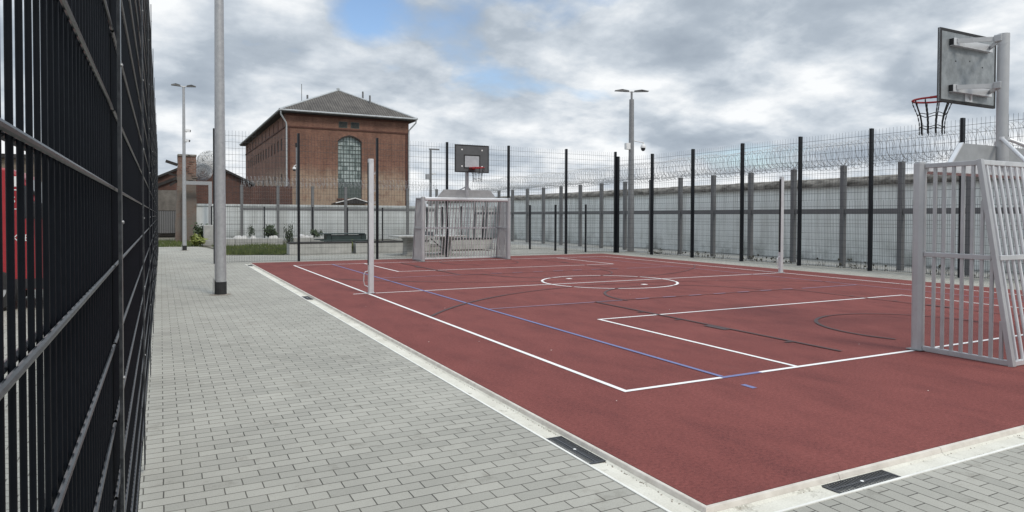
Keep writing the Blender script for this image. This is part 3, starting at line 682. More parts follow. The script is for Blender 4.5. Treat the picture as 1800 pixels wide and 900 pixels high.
# grey security fence with rails and razor wire
def coil(p0, p1, z, r, pitch, wr=.005, n=14, jit=.25):
    a = Vector((*p0, z)); c = Vector((*p1, z)); d = c-a; ln = d.length; d.normalize(); s_ = Vector((-d.y, d.x, 0)); P = []
    tot = int(ln/pitch*n)
    for k in range(tot):
        an = 2*math.pi*k/n; rr = r*(1+jit*.35*math.sin(k*.37)*math.sin(k*.053)); 
        q = a+d*(ln*k/tot+.35*pitch*math.sin(an*.5))+s_*rr*math.cos(an)+Vector((0, 0, rr*math.sin(an)+.03*math.sin(k*.011))); P.append(q)
    b = MB(); b.path(P, wr, 3)
    for k in range(0, tot, 3):        # barbs
        q = P[k]; e = Vector((random.uniform(-1, 1), random.uniform(-1, 1), random.uniform(-1, 1)))*.028
        b.tube(q-e, q+e, .004, 3, cap=False)
    return b
def security(name, pts, h, rail, label, cside, wire=.37):
    t = empty(name, (pts[0][0], pts[0][1], GZ), label=label, cat='fence'); o = pts[0]
    loc = [(x-o[0], y-o[1]) for x, y in pts]
    for x, y in loc:
        b = MB(); b.box(x-.075, x+.075, y-.07, y+.07, 0, h); po = b.build('post', 'galv_dark', t, bevel=.008)
        MB().tube((x, y, h-.02), (x+cside[0]*.2, y+cside[1]*.2, h+.26), .008, 5).build('bracket', 'galv_dark', po)
    for i in range(len(loc)-1):
        a, c = Vector((*loc[i], 0)), Vector((*loc[i+1], 0)); d = (c-a).normalized()
        q, w = a+d*.078, c-d*.078
        MB().bar((q.x, q.y, rail), (w.x, w.y, rail), .08, .16).build('rail', 'galv_dark', t)
        wire_panel((q.x, q.y), (w.x, w.y), .05, h-.1, .1, .2, .002, .002, .003, 3).build('mesh_panel', ('galv', 'galv'), t)
    rz = coil(loc[0], loc[-1], h+.03+wire, wire, .10, .005 if wire > .3 else .0035); rz.build('razor_wire', 'razor', t)
    rz = coil((loc[0][0], loc[0][1]), (loc[-1][0], loc[-1][1]), h+.06, .15, .12); rz.build('razor_wire', 'razor', t)
    return t
GXR = 15.4
security('security_fence', [(GXR, 37.5-1.87*k) for k in range(22)], 3.12, 1.70, 'grey steel security fence with heavy posts and coiled razor wire, along the right wall', (1, 0))
security('security_fence', [(.51-1.93+1.93*k, 36.0) for k in range(1, 8)], 3.22, 1.87, 'grey steel security fence with razor wire, across the back before the white painted wall', (0, 1), .22)

# ------------------------------------------------------------------ walls at the edge
def wall_right():
    t = empty('concrete_wall', (17.4, -14, GZ), label='long pale concrete wall with a weathered rounded top, behind the right-hand razor wire', cat='wall')
    MB().box(0, .35, 0, 66, 0, 2.56-GZ).build('wall', 'wall_right', t)
    b = MB(); n = 66
    for i in range(n):
        ang = [math.pi*k/10 for k in range(-1, 12)]
        j = random.uniform(-.012, .012)
        b.prism([(.175+.30*math.cos(a), i*1.0+.004, 2.62+j-GZ+.245*math.sin(a)) for a in ang], (0, .992, 0))
    b.build('coping', 'cap', t, smooth=True)
    return t
wall_right()
def wall_back():
    t = empty('white_wall', (-1.7, 38.2, GZ), label='white painted wall at the far end, below the big brick building', cat='wall')
    MB().box(0, 19, 0, .3, 0, 2.02-GZ).build('wall', 'wall_back', t)
    MB().box(-.03, 19, -.05, .35, 2.023-GZ, 2.14-GZ).build('coping', 'wall_back', t)
    return t
wall_back()

# ------------------------------------------------------------------ the big brick building
def building():
    bx0, bx1, by0, by1 = 9.05, 23.4, 75.0, 116.0; H = 13.0
    t = empty('brick_building', (bx0, by0, 0), label='big red brick prison block with a tall arched window and grey hipped roof', cat='building')
    w, l_ = bx1-bx0, by1-by0
    wx0, wx1 = 14.82-bx0, 17.62-bx0; wz0, wz1, wzc = 3.5, 10.05, 10.72; D = .35
    # facade with the arched opening cut out
    arcp = [(wx0+(wx1-wx0)*k/12, wz1+(wzc-wz1)*math.sin(math.pi*k/12)**.8 if 0 < k < 12 else wz1) for k in range(13)]
    b = MB()
    b.add([(0, 0, 0), (wx0, 0, 0), (wx0, 0, wz1), (wx0, 0, H), (0, 0, H)], [(0, 1, 2, 3, 4)])
    b.add([(wx1, 0, 0), (w, 0, 0), (w, 0, H), (wx1, 0, H), (wx1, 0, wz1)], [(0, 1, 2, 3, 4)])
    b.add([(wx0, 0, 0), (wx1, 0, 0), (wx1, 0, wz0), (wx0, 0, wz0)], [(0, 1, 2, 3)])
    for (xa, za), (xb, zb) in zip(arcp, arcp[1:]): b.add([(xa, 0, za), (xb, 0, zb), (xb, 0, H), (xa, 0, H)], [(0, 1, 2, 3)])
    for (xa, za), (xb, zb) in zip(arcp, arcp[1:]): b.add([(xa, 0, za), (xb, 0, zb), (xb, D, zb), (xa, D, za)], [(3, 2, 1, 0)])
    b.add([(wx0, 0, wz0), (wx0, D, wz0), (wx0, D, wz1), (wx0, 0, wz1)], [(3, 2, 1, 0)]); b.add([(wx1, 0, wz0), (wx1, D, wz0), (wx1, D, wz1), (wx1, 0, wz1)], [(0, 1, 2, 3)])
    b.add([(wx0, 0, wz0), (wx1, 0, wz0), (wx1, D, wz0), (wx0, D, wz0)], [(0, 1, 2, 3)])
    # left side with slit openings
    slits = [(3.35+2.62*k, 9.05, 10.38, 1.05) for k in range(14)]+[(3.35+2.62*k, 5.5, 6.3, 1.0) for k in range(0, 13, 2)]
    ys = sorted({0, l_} | {s_[0]-s_[3]/2 for s_ in slits} | {s_[0]+s_[3]/2 for s_ in slits})
    for ya, yb_ in zip(ys, ys[1:]):
        mid = (ya+yb_)/2; op = sorted([(s_[1], s_[2]) for s_ in slits if abs(mid-s_[0]) < s_[3]/2]); z = 0
        for za, zb in op+[(H, H)]:
            if za > z: b.add([(0, yb_, z), (0, ya, z), (0, ya, za), (0, yb_, za)], [(0, 1, 2, 3)])
            z = zb
    for y, za, zb, wd in slits:
        ya, yb_ = y-wd/2, y+wd/2
        b.add([(0, yb_, za), (.07, yb_, za), (.07, yb_, zb), (0, yb_, zb)], [(0, 1, 2, 3)]); b.add([(0, ya, za), (0, ya, zb), (.07, ya, zb), (.07, ya, za)], [(0, 1, 2, 3)])
        b.add([(0, ya, za), (.07, ya, za), (.07, yb_, za), (0, yb_, za)], [(0, 1, 2, 3)]); b.add([(0, ya, zb), (0, yb_, zb), (.07, yb_, zb), (.07, ya, zb)], [(0, 1, 2, 3)])
    b.add([(w, 0, 0), (w, l_, 0), (w, l_, H), (w, 0, H)], [(0, 1, 2, 3)]); b.add([(w, l_, 0), (0, l_, 0), (0, l_, H), (w, l_, H)], [(0, 1, 2, 3)])
    wall = b.build('wall', 'brick', t)
    # brick bands and the arch: dark strip painting the shade at the window head
    b = MB(); b.box(-.09, w+.09, -.09, -.003, 11.42, 11.58); b.box(-.09, -.003, 0, l_, 11.42, 11.58); b.box(-.05, w+.05, -.05, -.003, 12.75, 12.95)
    for s_ in (.02, w-.42): b.box(s_, s_+.4, -.05, -.003, 0, 11.41)
    b.build('brick_band', 'band', wall)
    b = MB(); ao = [(x, z) for x, z in arcp]
    for (xa, za), (xb, zb) in zip(ao, ao[1:]): b.prism([(xa, -.04, za+.02), (xb, -.04, zb+.02), (xb, -.04, zb+.15), (xa, -.04, za+.15)], (0, .037, 0))
    b.build('arch_shade', 'soffit', wall)
    # window: glass, mullions, sill
    win = MB().add([(x, D-.03, z) for x, z in [(wx0, wz0), (wx1, wz0)]+[(x, z) for x, z in arcp[::-1]]], [tuple(range(15))]).build('window', 'old_glass', t)
    b = MB(); n = 8
    for k in range(1, n):
        x = wx0+(wx1-wx0)*k/n; zt = wz1+(wzc-wz1)*math.sin(math.pi*k/n)**.8; wd = .07 if k in (2, 4, 6) else .025
        b.box(x-wd/2, x+wd/2, D-.10, D-.04, wz0, zt)
    for k in range(1, 15):
        z = wz0+k*.475; wd = .09 if k in (4, 9, 13) else .03
        b.box(wx0, wx1, D-.09, D-.045, z-wd/2, z+wd/2)
    b.box(wx0, wx0+.08, D-.12, D-.04, wz0, wz1); b.box(wx1-.08, wx1, D-.12, D-.04, wz0, wz1)
    b.build('glazing_bars', 'mullion', win)
    MB().box(wx0, wx1, D-.2, D-.13, wz0, wz0+1.75).build('lower_panel', 'mullion', win)
    MB().box(wx0-.15, wx1+.15, -.12, -.003, wz0-.2, wz0-.02).build('sill', 'band', wall)
    for xa in (14.92-bx0, 16.32-bx0):
        f = MB().box(xa, xa+1.0, -.035, -.005, 11.72, 12.42).build('vent_window', 'mullion', t)
        b = MB()
        for k in range(7): b.box(xa+.05, xa+.95, -.055, -.036, 11.79+k*.085, 11.84+k*.085)
        b.build('louvre', 'soffit', f)
    for y, za, zb, wd in slits:
        MB().add([(.06, y+wd/2, za), (.06, y-wd/2, za), (.06, y-wd/2, zb), (.06, y+wd/2, zb)], [(0, 1, 2, 3)]).build('slit_window', 'soffit', t)
    # frieze recesses below the eaves on the long side
    for k in range(11): MB().box(-.05, -.003, 2.0+k*3.6, 2.35+k*3.6, 11.6, 12.7).build('frieze', 'band', wall)
    # roof: hip over the facade, ridge running back
    e = .82; ez = 13.25; rz = 17.1; hx = w/2; hy = 5.9
    P = [(-e, -e, ez), (w+e, -e, ez), (w+e, l_+e, ez), (-e, l_+e, ez), (hx, hy, rz), (hx, l_-hy, rz)]
    b = MB().add(P, [(0, 1, 4), (1, 2, 5, 4), (2, 3, 5), (3, 0, 4, 5)]); rf = b.build('roof', 'roof', t)
    b = MB().box(-e+.03, w+e-.03, -e+.03, l_+e-.03, ez-.26, ez-.03); b.build('eaves', 'soffit', rf)
    b = MB()
    for a_, c_ in ((0, 1), (1, 2), (3, 0)): b.tube(Vector(P[a_])+Vector((0, 0, -.04)), Vector(P[c_])+Vector((0, 0, -.04)), .10, 8)
    b.build('gutter', 'zinc', rf, smooth=True)
    b = MB()
    for a_, c_ in ((0, 4), (1, 4), (4, 5)): b.tube(P[a_], P[c_], .13, 8)
    b.lathe((hx, hy, rz), [(.2, 0), (.22, .2), (.0001, .35)], 8)
    b.build('ridge_cap', 'zinc', rf, smooth=True)
    for x in (0.02, w-.02):
        s_ = -1 if x < 1 else 1
        b = MB(); b.path([(x+s_*.72, -.78, 13.1), (x+s_*.70, -.70, 12.75), (x+s_*.05, -.16, 11.9), (x, -.14, 11.6), (x, -.14, 6), (x, -.14, 0)], .085, 8)
        b.build('downpipe', 'zinc', t, smooth=True)
    for (x, y, z, h_) in ((2.2, 2.8, 14.3, 2.6), (2.9, 3.0, 14.7, 1.0), (hx+2.6, 4.0, 15.9, .95), (hx+3.1, 2.6, 15.0, 1.2)):
        MB().tube((x, y, z), (x, y, z+h_), .035 if h_ > 2 else .11, 6).build('roof_pipe', 'galv_dark', rf)
    # entrance canopy with white verge in front of the window
    b = MB(); b.prism([(wx0-.75, -2.4, 2.9), ((wx0+wx1)/2, -2.4, 3.45), (wx1+.45, -2.4, 2.9)], (0, 2.38, 0)); cn = b.build('canopy', 'soffit', t)
    b = MB(); b.bar((wx0-.8, -2.45, 2.93), ((wx0+wx1)/2, -2.45, 3.5), .06, .09); b.bar(((wx0+wx1)/2, -2.45, 3.5), (wx1+.5, -2.45, 2.93), .06, .09); b.build('verge', 'white', cn)
    return t
building()

# ------------------------------------------------------------------ low sheds, ruined pillar, wire coils, portal at the far left
def shed(name, x0, x1, y0, y1, h, rh, mat, label, slope='gable', ext=.3):
    t = empty(name, (x0, y0, 0), label=label, cat='building'); w, l_ = x1-x0, y1-y0
    b = MB()
    if slope == 'gable':
        b.prism([(0, 0, 0), (w, 0, 0), (w, 0, h), (w/2, 0, rh), (0, 0, h)], (0, l_, 0)); b.build('wall', mat, t)
        k = (rh-h)/(w/2)
        b = MB(); b.prism([(-ext, -ext, h-ext*k+.02), (w/2, -ext, rh+.02), (w+ext, -ext, h-ext*k+.02), (w+ext, -ext, h-ext*k+.22), (w/2, -ext, rh+.22), (-ext, -ext, h-ext*k+.22)], (0, l_+2*ext, 0)); b.build('roof', 'soffit', t)
    else:
        b.prism([(0, 0, 0), (w, 0, 0), (w, 0, rh), (0, 0, h)], (0, l_, 0)); b.build('wall', mat, t)
        b = MB(); b.prism([(-ext, -ext, h-.05), (w+ext, -ext, rh+.05), (w+ext, -ext, rh+.27), (-ext, -ext, h+.17)], (0, l_+2*ext, 0)); b.build('roof', 'soffit', t)
    return t
shed('brick_shed', -4.4, 3.9, 62.0, 70.0, 4.35, 6.35, 'brick_plain', 'low dark brick shed with a gabled roof, left of the big brick building')
b_ = shed('lean_to', -3.9, -2.2, 49.0, 54.0, 3.35, 4.15, 'brick_plain', 'dark lean-to with a sloping roof, left of the crumbling pillar', 'lean', .15)
MB().box(3.9, 9.03, 71.0, 76.0, 0, 4.6).build('link_wing', 'brick_plain').location = (0, 0, 0)
tag(bpy.data.objects['link_wing'], 'low dark brick wing joining the shed to the big building', 'building')
t = empty('old_building', (-26, 46, 0), label='long tan brick building beyond the red van', cat='building')
MB().box(0, 20.5, 0, 10, 0, 4.9).build('wall', 'tan_wall', t); MB().box(-.3, 20.8, -.3, 10.3, 4.902, 5.15).build('roof', 'soffit', t)
for k in range(5): MB().box(2+k*3.8, 3.4+k*3.8, -.02, -.003, 1.4, 3.4).build('window', 'dark_glass', t)

t = empty('side_gate', (-3.75, 47.6, 0), label='dark ribbed metal gate at the end of the path, left of the crumbling pillar', cat='gate')
b = MB()
for k in range(12): b.box(.02+k*.135, .13+k*.135, -.03, .0, .25, 1.75)
b.build('panel', 'galv_dark', t); MB().box(0, 1.65, .002, .05, .2, 1.8).build('frame', 'soffit', t)
t = empty('yard_wall', (-3.75, 48.0, 0), label='short grey rendered wall above the dark ribbed gate', cat='wall'); MB().box(0, 2.0, 0, .3, 0, 3.2).build('wall', 'dark_render', t)

def ruin():
    t = empty('brick_pillar', (-2.2, 38.0, GZ), label='crumbling brick and render pillar with a ragged top, behind the far street lamp', cat='pillar')
    b = MB(); n = 10; rows = []
    for k in range(n+1):
        z = 4.85*k/n; x0_ = -.62+.05*k/n*4+.03*random.uniform(-1, 1); x1_ = .5+.02*random.uniform(-1, 1); y1_ = 1.1
        rows.append([(x0_, 0+.03*random.uniform(-1, 1), z), (x1_, 0+.03*random.uniform(-1, 1), z), (x1_, y1_, z), (x0_, y1_, z)])
    vs_ = [p for r_ in rows for p in r_]
    b.add(vs_, [(4*k+j, 4*k+(j+1) % 4, 4*k+4+(j+1) % 4, 4*k+4+j) for k in range(n) for j in range(4)]+[tuple(4*n+j for j in range(4))])
    b.build('shaft', 'brick_ruin', t)
    b = MB(); b.box(-.45, .52, -.05, 1.12, 4.852, 4.95); b.build('cap', 'cap', t)
    b = MB()
    for k in range(9): b.box(*(lambda x, z: (x, x+random.uniform(.15, .3), -.05, .02, z, z+.07))(random.uniform(-.1, .3), 3.5+k*.13))
    b.build('broken_bricks', 'brick_ruin', t)
    b = MB(); b.bar((-.45, .2, 4.35), (-1.05, .2, 4.55), .12, .16); b.bar((-.5, .2, 3.75), (-.9, .2, 3.85), .1, .1); b.bar((-.45, .3, 3.45), (-.85, .3, 3.2), .09, .12); b.build('bracket_stub', 'soffit', t)
    return t
ruin()
t = empty('portal_frame', (-2.35, 37.4, GZ), label='grey steel portal frame joining the crumbling pillar to the back fence', cat='frame')
MB().box(0, 1.42, -.08, .08, 3.22, 3.42).build('beam', 'galv', t); MB().box(1.24, 1.42, -.08, .08, 0, 3.218).build('post', 'galv', t)
MB().box(-.05, .1, -.06, .06, 0, 3.218).build('post', 'galv', t)
def wire_ball(loc, r, label, disc=False):
    t = empty('wire_coil', loc, label=label, cat='razor wire', group='bundled razor wire coils by the pillar'); b = MB()
    if disc:
        for k in range(26):
            rr = r*(1-.30*random.random()**2); y = random.uniform(-.5, .35); e = Vector((random.uniform(-.05, .05), 0, random.uniform(-.05, .05)))
            b.path([Vector((rr*math.cos(a), y+.05*math.sin(3*a), rr*math.sin(a)))+e for a in [2*math.pi*i/28 for i in range(28)]], .012, 4, True)
        for k in range(22):
            rr = r*random.uniform(.12, .7); y = random.uniform(-.55, -.3); e = Vector((random.uniform(-.08, .08), 0, random.uniform(-.08, .08)))
            b.path([Vector((rr*math.cos(a), y, rr*math.sin(a)))+e for a in [2*math.pi*i/24 for i in range(24)]], .012, 4, True)
    else:
        for k in range(90):
            n_ = Vector((random.gauss(0, 1), random.gauss(0, 1), random.gauss(0, 1))).normalized(); u = n_.orthogonal().normalized(); w = n_.cross(u); rr = r*random.uniform(.93, 1)
            b.path([(u*math.cos(a)+w*math.sin(a))*rr for a in [2*math.pi*i/32 for i in range(32)]], .010, 4, True)
    b.build('coil', 'white' if not disc else 'razor', t); return t
wire_ball((-1.18, 42.0, 4.15), .52, 'grey round coil of wire seen end-on beside the crumbling pillar', True)
wire_ball((-.66, 44.0, 4.95), .78, 'pale ball of loose wire loops above the grey coil')
t = empty('coil_shelf', (-1.9, 41.0, GZ), label='rough concrete ledge under the grey wire coil', cat='wall'); MB().box(0, 1.9, 0, 3.8, 0, 3.62).build('wall', 'brick_plain', t)

# ------------------------------------------------------------------ lamps and camera masts
def lamp(loc, h, r0, r1, label, heads=((1, 0), (-1, 0)), sleeve=.26, cams=(), group='street lamps', box=None, hl=.5, spig=.0):
    t = empty('street_lamp', loc, label=label, cat='street lamp', group=group)
    b = MB(); b.tube((0, 0, .0), (0, 0, h-spig), r0, 20, r1); b.lathe((0, 0, h-spig), [(r1, 0), (.0001, .004)], 20)
    if spig: b.tube((0, 0, h-spig), (0, 0, h+.02), r1*.45, 12)
    b.build('pole', 'lamp_steel' if r0 < .12 else 'galv_grey', t, smooth=True)
    if sleeve:
        b = MB(); n = 20; rr = r0+.004
        vs_ = [(rr*math.cos(2*math.pi*k/n), rr*math.sin(2*math.pi*k/n), z) for z in (.004, 1) for k in range(n)]
        vs_ = [(x, y, z if z < .5 else sleeve+(.03 if 3 < i-n < 12 else -.01)) for i, (x, y, z) in enumerate(vs_)]
        b.add(vs_, [(k, (k+1) % n, n+(k+1) % n, n+k) for k in range(n)]); b.build('base_sleeve', 'black_matt', t)
        MB().tube((-r0-.03, -.02, .0), (-r0-.022, -.02, sleeve+.06), .008, 6).build('earth_strap', 'galv', t)
    b = MB(); b.lathe((0, 0, .004), [(r0+.006, .006), (r0+.05, .003), (r0+.095, 0)], 22); b.build('foot_mortar', 'dirt', t)
    for dx, dy in heads:
        d = Vector((dx, dy, 0)); n_ = Vector((-dy, dx, 0))
        b = MB(); b.tube((0, 0, h), d*.14+Vector((0, 0, h+.02)), .022, 8)
        a_ = b.build('arm', 'lamp_steel', t)
        b = MB(); p0 = d*.12; p1 = d*(.12+hl)
        b.add([tuple(p0-n_*.06+Vector((0, 0, h+.0))), tuple(p1-n_*.10+Vector((0, 0, h+.03))), tuple(p1+n_*.10+Vector((0, 0, h+.03))), tuple(p0+n_*.06+Vector((0, 0, h+.0))),
               tuple(p0-n_*.05+Vector((0, 0, h+.07))), tuple(p0.lerp(p1, .5)-n_*.10+Vector((0, 0, h+.105))), tuple(p1-n_*.08+Vector((0, 0, h+.06))), tuple(p1+n_*.08+Vector((0, 0, h+.06))), tuple(p0.lerp(p1, .5)+n_*.10+Vector((0, 0, h+.105))), tuple(p0+n_*.05+Vector((0, 0, h+.07)))],
              [(0, 3, 2, 1), (4, 5, 8, 9), (5, 6, 7, 8), (0, 1, 6, 5, 4), (3, 9, 8, 7, 2), (1, 2, 7, 6), (0, 4, 9, 3)])
        hd = b.build('lamp_head', 'lead', t, bevel=.008)
        c0 = d*(.12+hl*.45); MB().add([tuple(c0+d*i*hl*.33+n_*j*.07+Vector((0, 0, h+.012+ (i*.33+.45)*.03-.012))) for i, j in ((-1, -1), (-1, 1), (1, 1), (1, -1))], [(0, 1, 2, 3)]).build('lens', 'board_square', hd)
    for (dx, dy, z, kind) in cams:
        cam_(t, dx, dy, z, kind)
    if box:
        dx, dy, z, s_ = box; MB().cbox((dx, dy, z), (s_, s_*.7, s_*1.25)).build('junction_box', 'white', t, bevel=.01)
    return t
def cam_(t, dx, dy, z, kind):
    if kind == 'dome':
        b = MB(); b.lathe((dx, dy, z), [(.0001, .16), (.05, .15), (.10, .10), (.115, .0), (.11, -.02)], 16); b.tube((dx, dy, z+.14), (dx, dy, z+.24), .03, 8); b.tube((dx, dy, z+.22), (dx*.2, dy*.2, z+.30), .022, 8)
        o = b.build('security_camera', 'white', t, smooth=True)
        MB().lathe((dx, dy, z-.02), [(.098, 0), (.09, -.07), (.05, -.12), (.0001, -.135)], 16).build('dome', 'black_matt', o, smooth=True)
    else:
        d = Vector((dx, dy, 0)); b = MB(); b.bar(d*.4+Vector((0, 0, z)), d*1.25+Vector((0, 0, z-.03)), .10, .10); b.tube((0, 0, z-.02), d*.6+Vector((0, 0, z-.08)), .02, 6)
        o = b.build('security_camera', 'white', t); MB().bar(d*1.251+Vector((0, 0, z-.03)), d*1.30+Vector((0, 0, z-.032)), .08, .08).build('lens', 'black_matt', o)
lamp((-2.5, 9.42, GZ), 7.1, .105, .075, 'tall galvanised lamp post with a black-wrapped foot standing on the block paving, nearest to us', heads=((1, 0), (-1, 0)))
lamp((-2.61, 27.7, GZ), 7.0, .085, .05, 'slim far lamp post at the end of the path with twin heads and two cameras', sleeve=.22, cams=((.2, -.05, 5.0+.15, 'bullet'), (.17, -.1, 4.72, 'bullet')), hl=.36)
lamp((14.62, 19.2, GZ), 6.9, .145, .10, 'thick grey mast with twin lamp heads, behind the far right corner of the mesh fence', heads=((.93, -.37), (-.93, .37)), sleeve=0, cams=((.42, -.28, 4.5, 'dome'),), box=(-.22, -.02, 4.55, .22), hl=.62, spig=.32)
def mast(loc, h, label, arm, cam=None, black=False, box=None):
    t = empty('camera_mast', loc, label=label, cat='mast', group='masts behind the back wall'); b = MB(); b.tube((0, 0, 0), (0, 0, h), .11, 14, .085); b.build('pole', 'galv_grey' if not arm else 'galv_dark', t, smooth=True)
    if arm: MB().bar((-.1, 0, h+.04), (.7, 0, h+.04), .16, .10).build('arm', 'galv_dark', t)
    if black: MB().tube((0, 0, h-.05), (0, 0, h+.25), .12, 12).build('cap', 'black_matt', t)
    if cam: cam_(t, *cam)
    if box: MB().cbox(box, (.28, .2, .4)).build('junction_box', 'galv', t)
    return t
mast((15.04, 45, 0), 6.6, 'dark mast with a short arm to the right, left of the far hoop', True, (.3, -.1, 4.75, 'bullet'), box=(-.25, 0, 4.5))
mast((5.05, 45, 0), 6.35, 'pale grey mast with a white dome camera and black top, before the brick facade', False, (-.22, -.18, 4.75, 'dome'), True)

# ------------------------------------------------------------------ the yard behind the far fence
def bench(x0, x1, y0, label, h=.43, d=.6):
    t = empty('concrete_bench', ((x0+x1)/2, y0, GZ), label=label, cat='bench', group='concrete block benches with dark tops'); w = (x1-x0)/2
    n = max(1, round((x1-x0)/1.25)); b = MB()
    for k in range(n):
        a = -w+2*w*k/n; b.box(a+.004, a+2*w/n-.004, 0, d, 0, h)
    b.build('block', 'concrete_pale', t, bevel=.012)
    b = MB()
    for k in range(4): b.box(-w, w, -.02+k*(d+.04)/4, -.02+(k+1)*(d+.04)/4-.012, h+.002, h+.05)
    b.build('seat', 'timber', t); return t
bench(.85, 3.25, 22.35, 'pale concrete block bench with a dark seat, end by the grass, leftmost of the benches')
bench(3.42, 5.55, 22.35, 'pale concrete block bench with a dark seat, left of the concrete table')
bench(5.75, 6.6, 22.6, 'short concrete block bench with a dark seat, hidden behind the concrete table')
bench(7.7, 10.1, 23.6, 'pale concrete block bench with a dark seat, seen through the far goal bars', h=.46)
def pingpong():
    t = empty('table_tennis_table', (5.75, 20.45, GZ), R(-2), label='concrete table tennis table on two thick legs, left of the far goal', cat='table tennis table')
    b = MB(); b.prism([(-1.37, -.76, .70), (1.37, -.76, .70), (1.37, .76, .70), (-1.37, .76, .70)], (0, 0, .06)); b.build('table_top', 'concrete_pale', t, bevel=.012)
    for s_ in (-1, 1):
        b = MB(); x = s_*.78
        b.prism([(x-.13, -.33, 0), (x-.13, .33, 0), (x-.13, .25, .5), (x-.13, .55, .698), (x-.13, -.55, .698), (x-.13, -.25, .5)], (.26, 0, 0)); b.box(x-.2, x+.2, -.42, .42, 0, .05); b.build('leg', 'concrete', t, bevel=.01)
        MB().bar((s_*.62, 0, .22), (s_*.1, 0, .66), .03, .04, (0, 1, 0)).build('brace', 'black_matt', t)
    b = MB(); b.box(-.008, .008, -.80, .80, .762, .91); b.build('net', 'galv_dark', t)
    return t
pingpong()
def picnic():
    t = empty('picnic_table', (3.6, 25.5, GZ), label='dark green metal picnic table with bench seats, behind the concrete benches', cat='picnic table')
    b = MB(); b.box(-.95, .95, -.36, .36, .70, .745); b.build('table_top', 'green_box', t, bevel=.006)
    for s_ in (-1, 1):
        b = MB(); b.box(-1.05, 1.05, s_*.66-.16, s_*.66+.16, .43, .47); b.build('seat', 'green_box', t, bevel=.006)
        b = MB(); x = s_*.62 if s_ < 0 else .92
        b.box(x-.10, x+.10, -.30, .30, .04, .698); b.bar((x, -.74, .40), (x, .74, .40), .07, .05); b.box(x-.15, x+.15, -.5, .5, 0, .04); b.build('leg', 'green_box', t)
    b = MB(); b.box(-.50, .80, -.30, .30, .30, .66); b.build('storage_box', 'green_box', t, bevel=.01)
    return t
picnic()
t = empty('waste_bin', (10.2, 22.9, GZ), label='black waste bin on a post, seen behind the right side of the far goal', cat='waste bin')
b = MB(); b.lathe((0, 0, 0), [(.0001, .22), (.17, .22), (.2, .86), (.185, .86), (.18, .5), (.0001, .5)], 18); b.build('bin', 'black_matt', t, smooth=True)
MB().box(-.03, .03, .2, .26, 0, 1.0).build('post', 'black_matt', t)

# raised bed with pale stones and plants, grass patch
def planter(x0, x1, y, label):
    t = empty('raised_bed', ((x0+x1)/2, y, GZ), label=label, cat='raised bed', group='block-edged raised beds before the low back fence'); w = (x1-x0)/2
    b = MB(); n = max(1, round((x1-x0)/.8))
    for k in range(n): b.box(-w+2*w*k/n+.005, -w+2*w*(k+1)/n-.005, 0, 1.0, 0, .36+random.uniform(-.01, .01))
    b.build('block_edge', 'concrete', t, bevel=.015)
    b = MB()
    for k in range(int((x1-x0)*2.2)):
        x = random.uniform(-w+.1, w-.1); y_ = random.uniform(.1, .5); r_ = random.uniform(.10, .2)
        b.lathe((x, y_, .36), [(r_, -.02), (r_*.95, r_*.35), (r_*.55, r_*.75), (.0001, r_*.85)], 7)
    b.build('stones', 'stone', t); return t
planter(-1.0, 2.0, 31.4, 'raised bed of pale blocks and stones at the left of the grass')
planter(2.6, 5.2, 31.9, 'raised bed of pale blocks and stones behind the dark green picnic table')
t = empty('concrete_block', (-1.25, 32.2, GZ), label='grey cast concrete cube on a plinth beside the yellow-green bush', cat='concrete block')
MB().box(-.42, .42, 0, .8, 0, .30).build('plinth', 'concrete', t, bevel=.02); MB().box(-.38, .45, .03, .78, .302, 1.02).build('cube_block', 'concrete', t, bevel=.02)
def bush(loc, rx, rz_, n, mat, label, ls=.09, spiky=False, group=None, stems=5):
    t = empty('shrub', loc, label=label, cat='shrub', group=group); b = MB()
    cl = [(random.gauss(0, .4)*rx, random.gauss(0, .4)*rx, random.uniform(.3, .95)*rz_) for _ in range(9)]
    for k in range(n):
        c = random.choice(cl); p = Vector((c[0]+random.gauss(0, .2)*rx, c[1]+random.gauss(0, .2)*rx, max(.03, c[2]+random.gauss(0, .14)*rz_)))
        u = Vector((random.gauss(0, 1), random.gauss(0, 1), random.gauss(0, 1) + (2.5 if spiky else 0))).normalized(); v = u.orthogonal().normalized(); l_ = ls*random.uniform(.6, 1.3)
        b.add([p-u*l_, p+v*l_*(.15 if spiky else .45), p+u*l_, p-v*l_*(.15 if spiky else .45)], [(0, 1, 2, 3)])
    b.build('leaves', mat, t)
    b = MB()
    for k in range(stems):
        c = cl[k]; b.tube((0, 0, 0), c, .015, 4, .006)
    b.build('stem', 'timber', t); return t
bush((-1.95, 31.9, GZ), .40, .52, 420, 'leaf_yellow', 'low yellow-green bush at the foot of the crumbling pillar', .10)
bush((-1.75, 33.0, GZ), .36, 1.15, 700, 'leaf', 'dark leafy shrub beside the grey concrete cube', .09)
bush((1.6, 31.75, .3), .40, .62, 420, 'leaf', 'dark leafy shrub growing on the left raised bed', .09)
bush((.55, 31.85, .3), .2, .62, 200, 'leaf', 'small dark plant in the middle of the left raised bed', .08, True)
bush((2.35, 31.6, GZ), .24, .95, 260, 'leaf', 'upright dark weedy shrub in the gap between the two raised beds', .11, True)
bush((3.75, 32.3, .3), .3, .35, 200, 'leaf', 'spiky agave-like plant on the right raised bed', .14, True)
bush((3.33, 22.7, GZ), .08, .40, 160, 'leaf_yellow', 'tuft of yellow-green weeds in the gap between the two left benches', .06, True, stems=2)
bush((5.65, 22.75, GZ), .08, .42, 160, 'leaf_yellow', 'tuft of yellow-green weeds beside the leg of the concrete table', .06, True, stems=2)
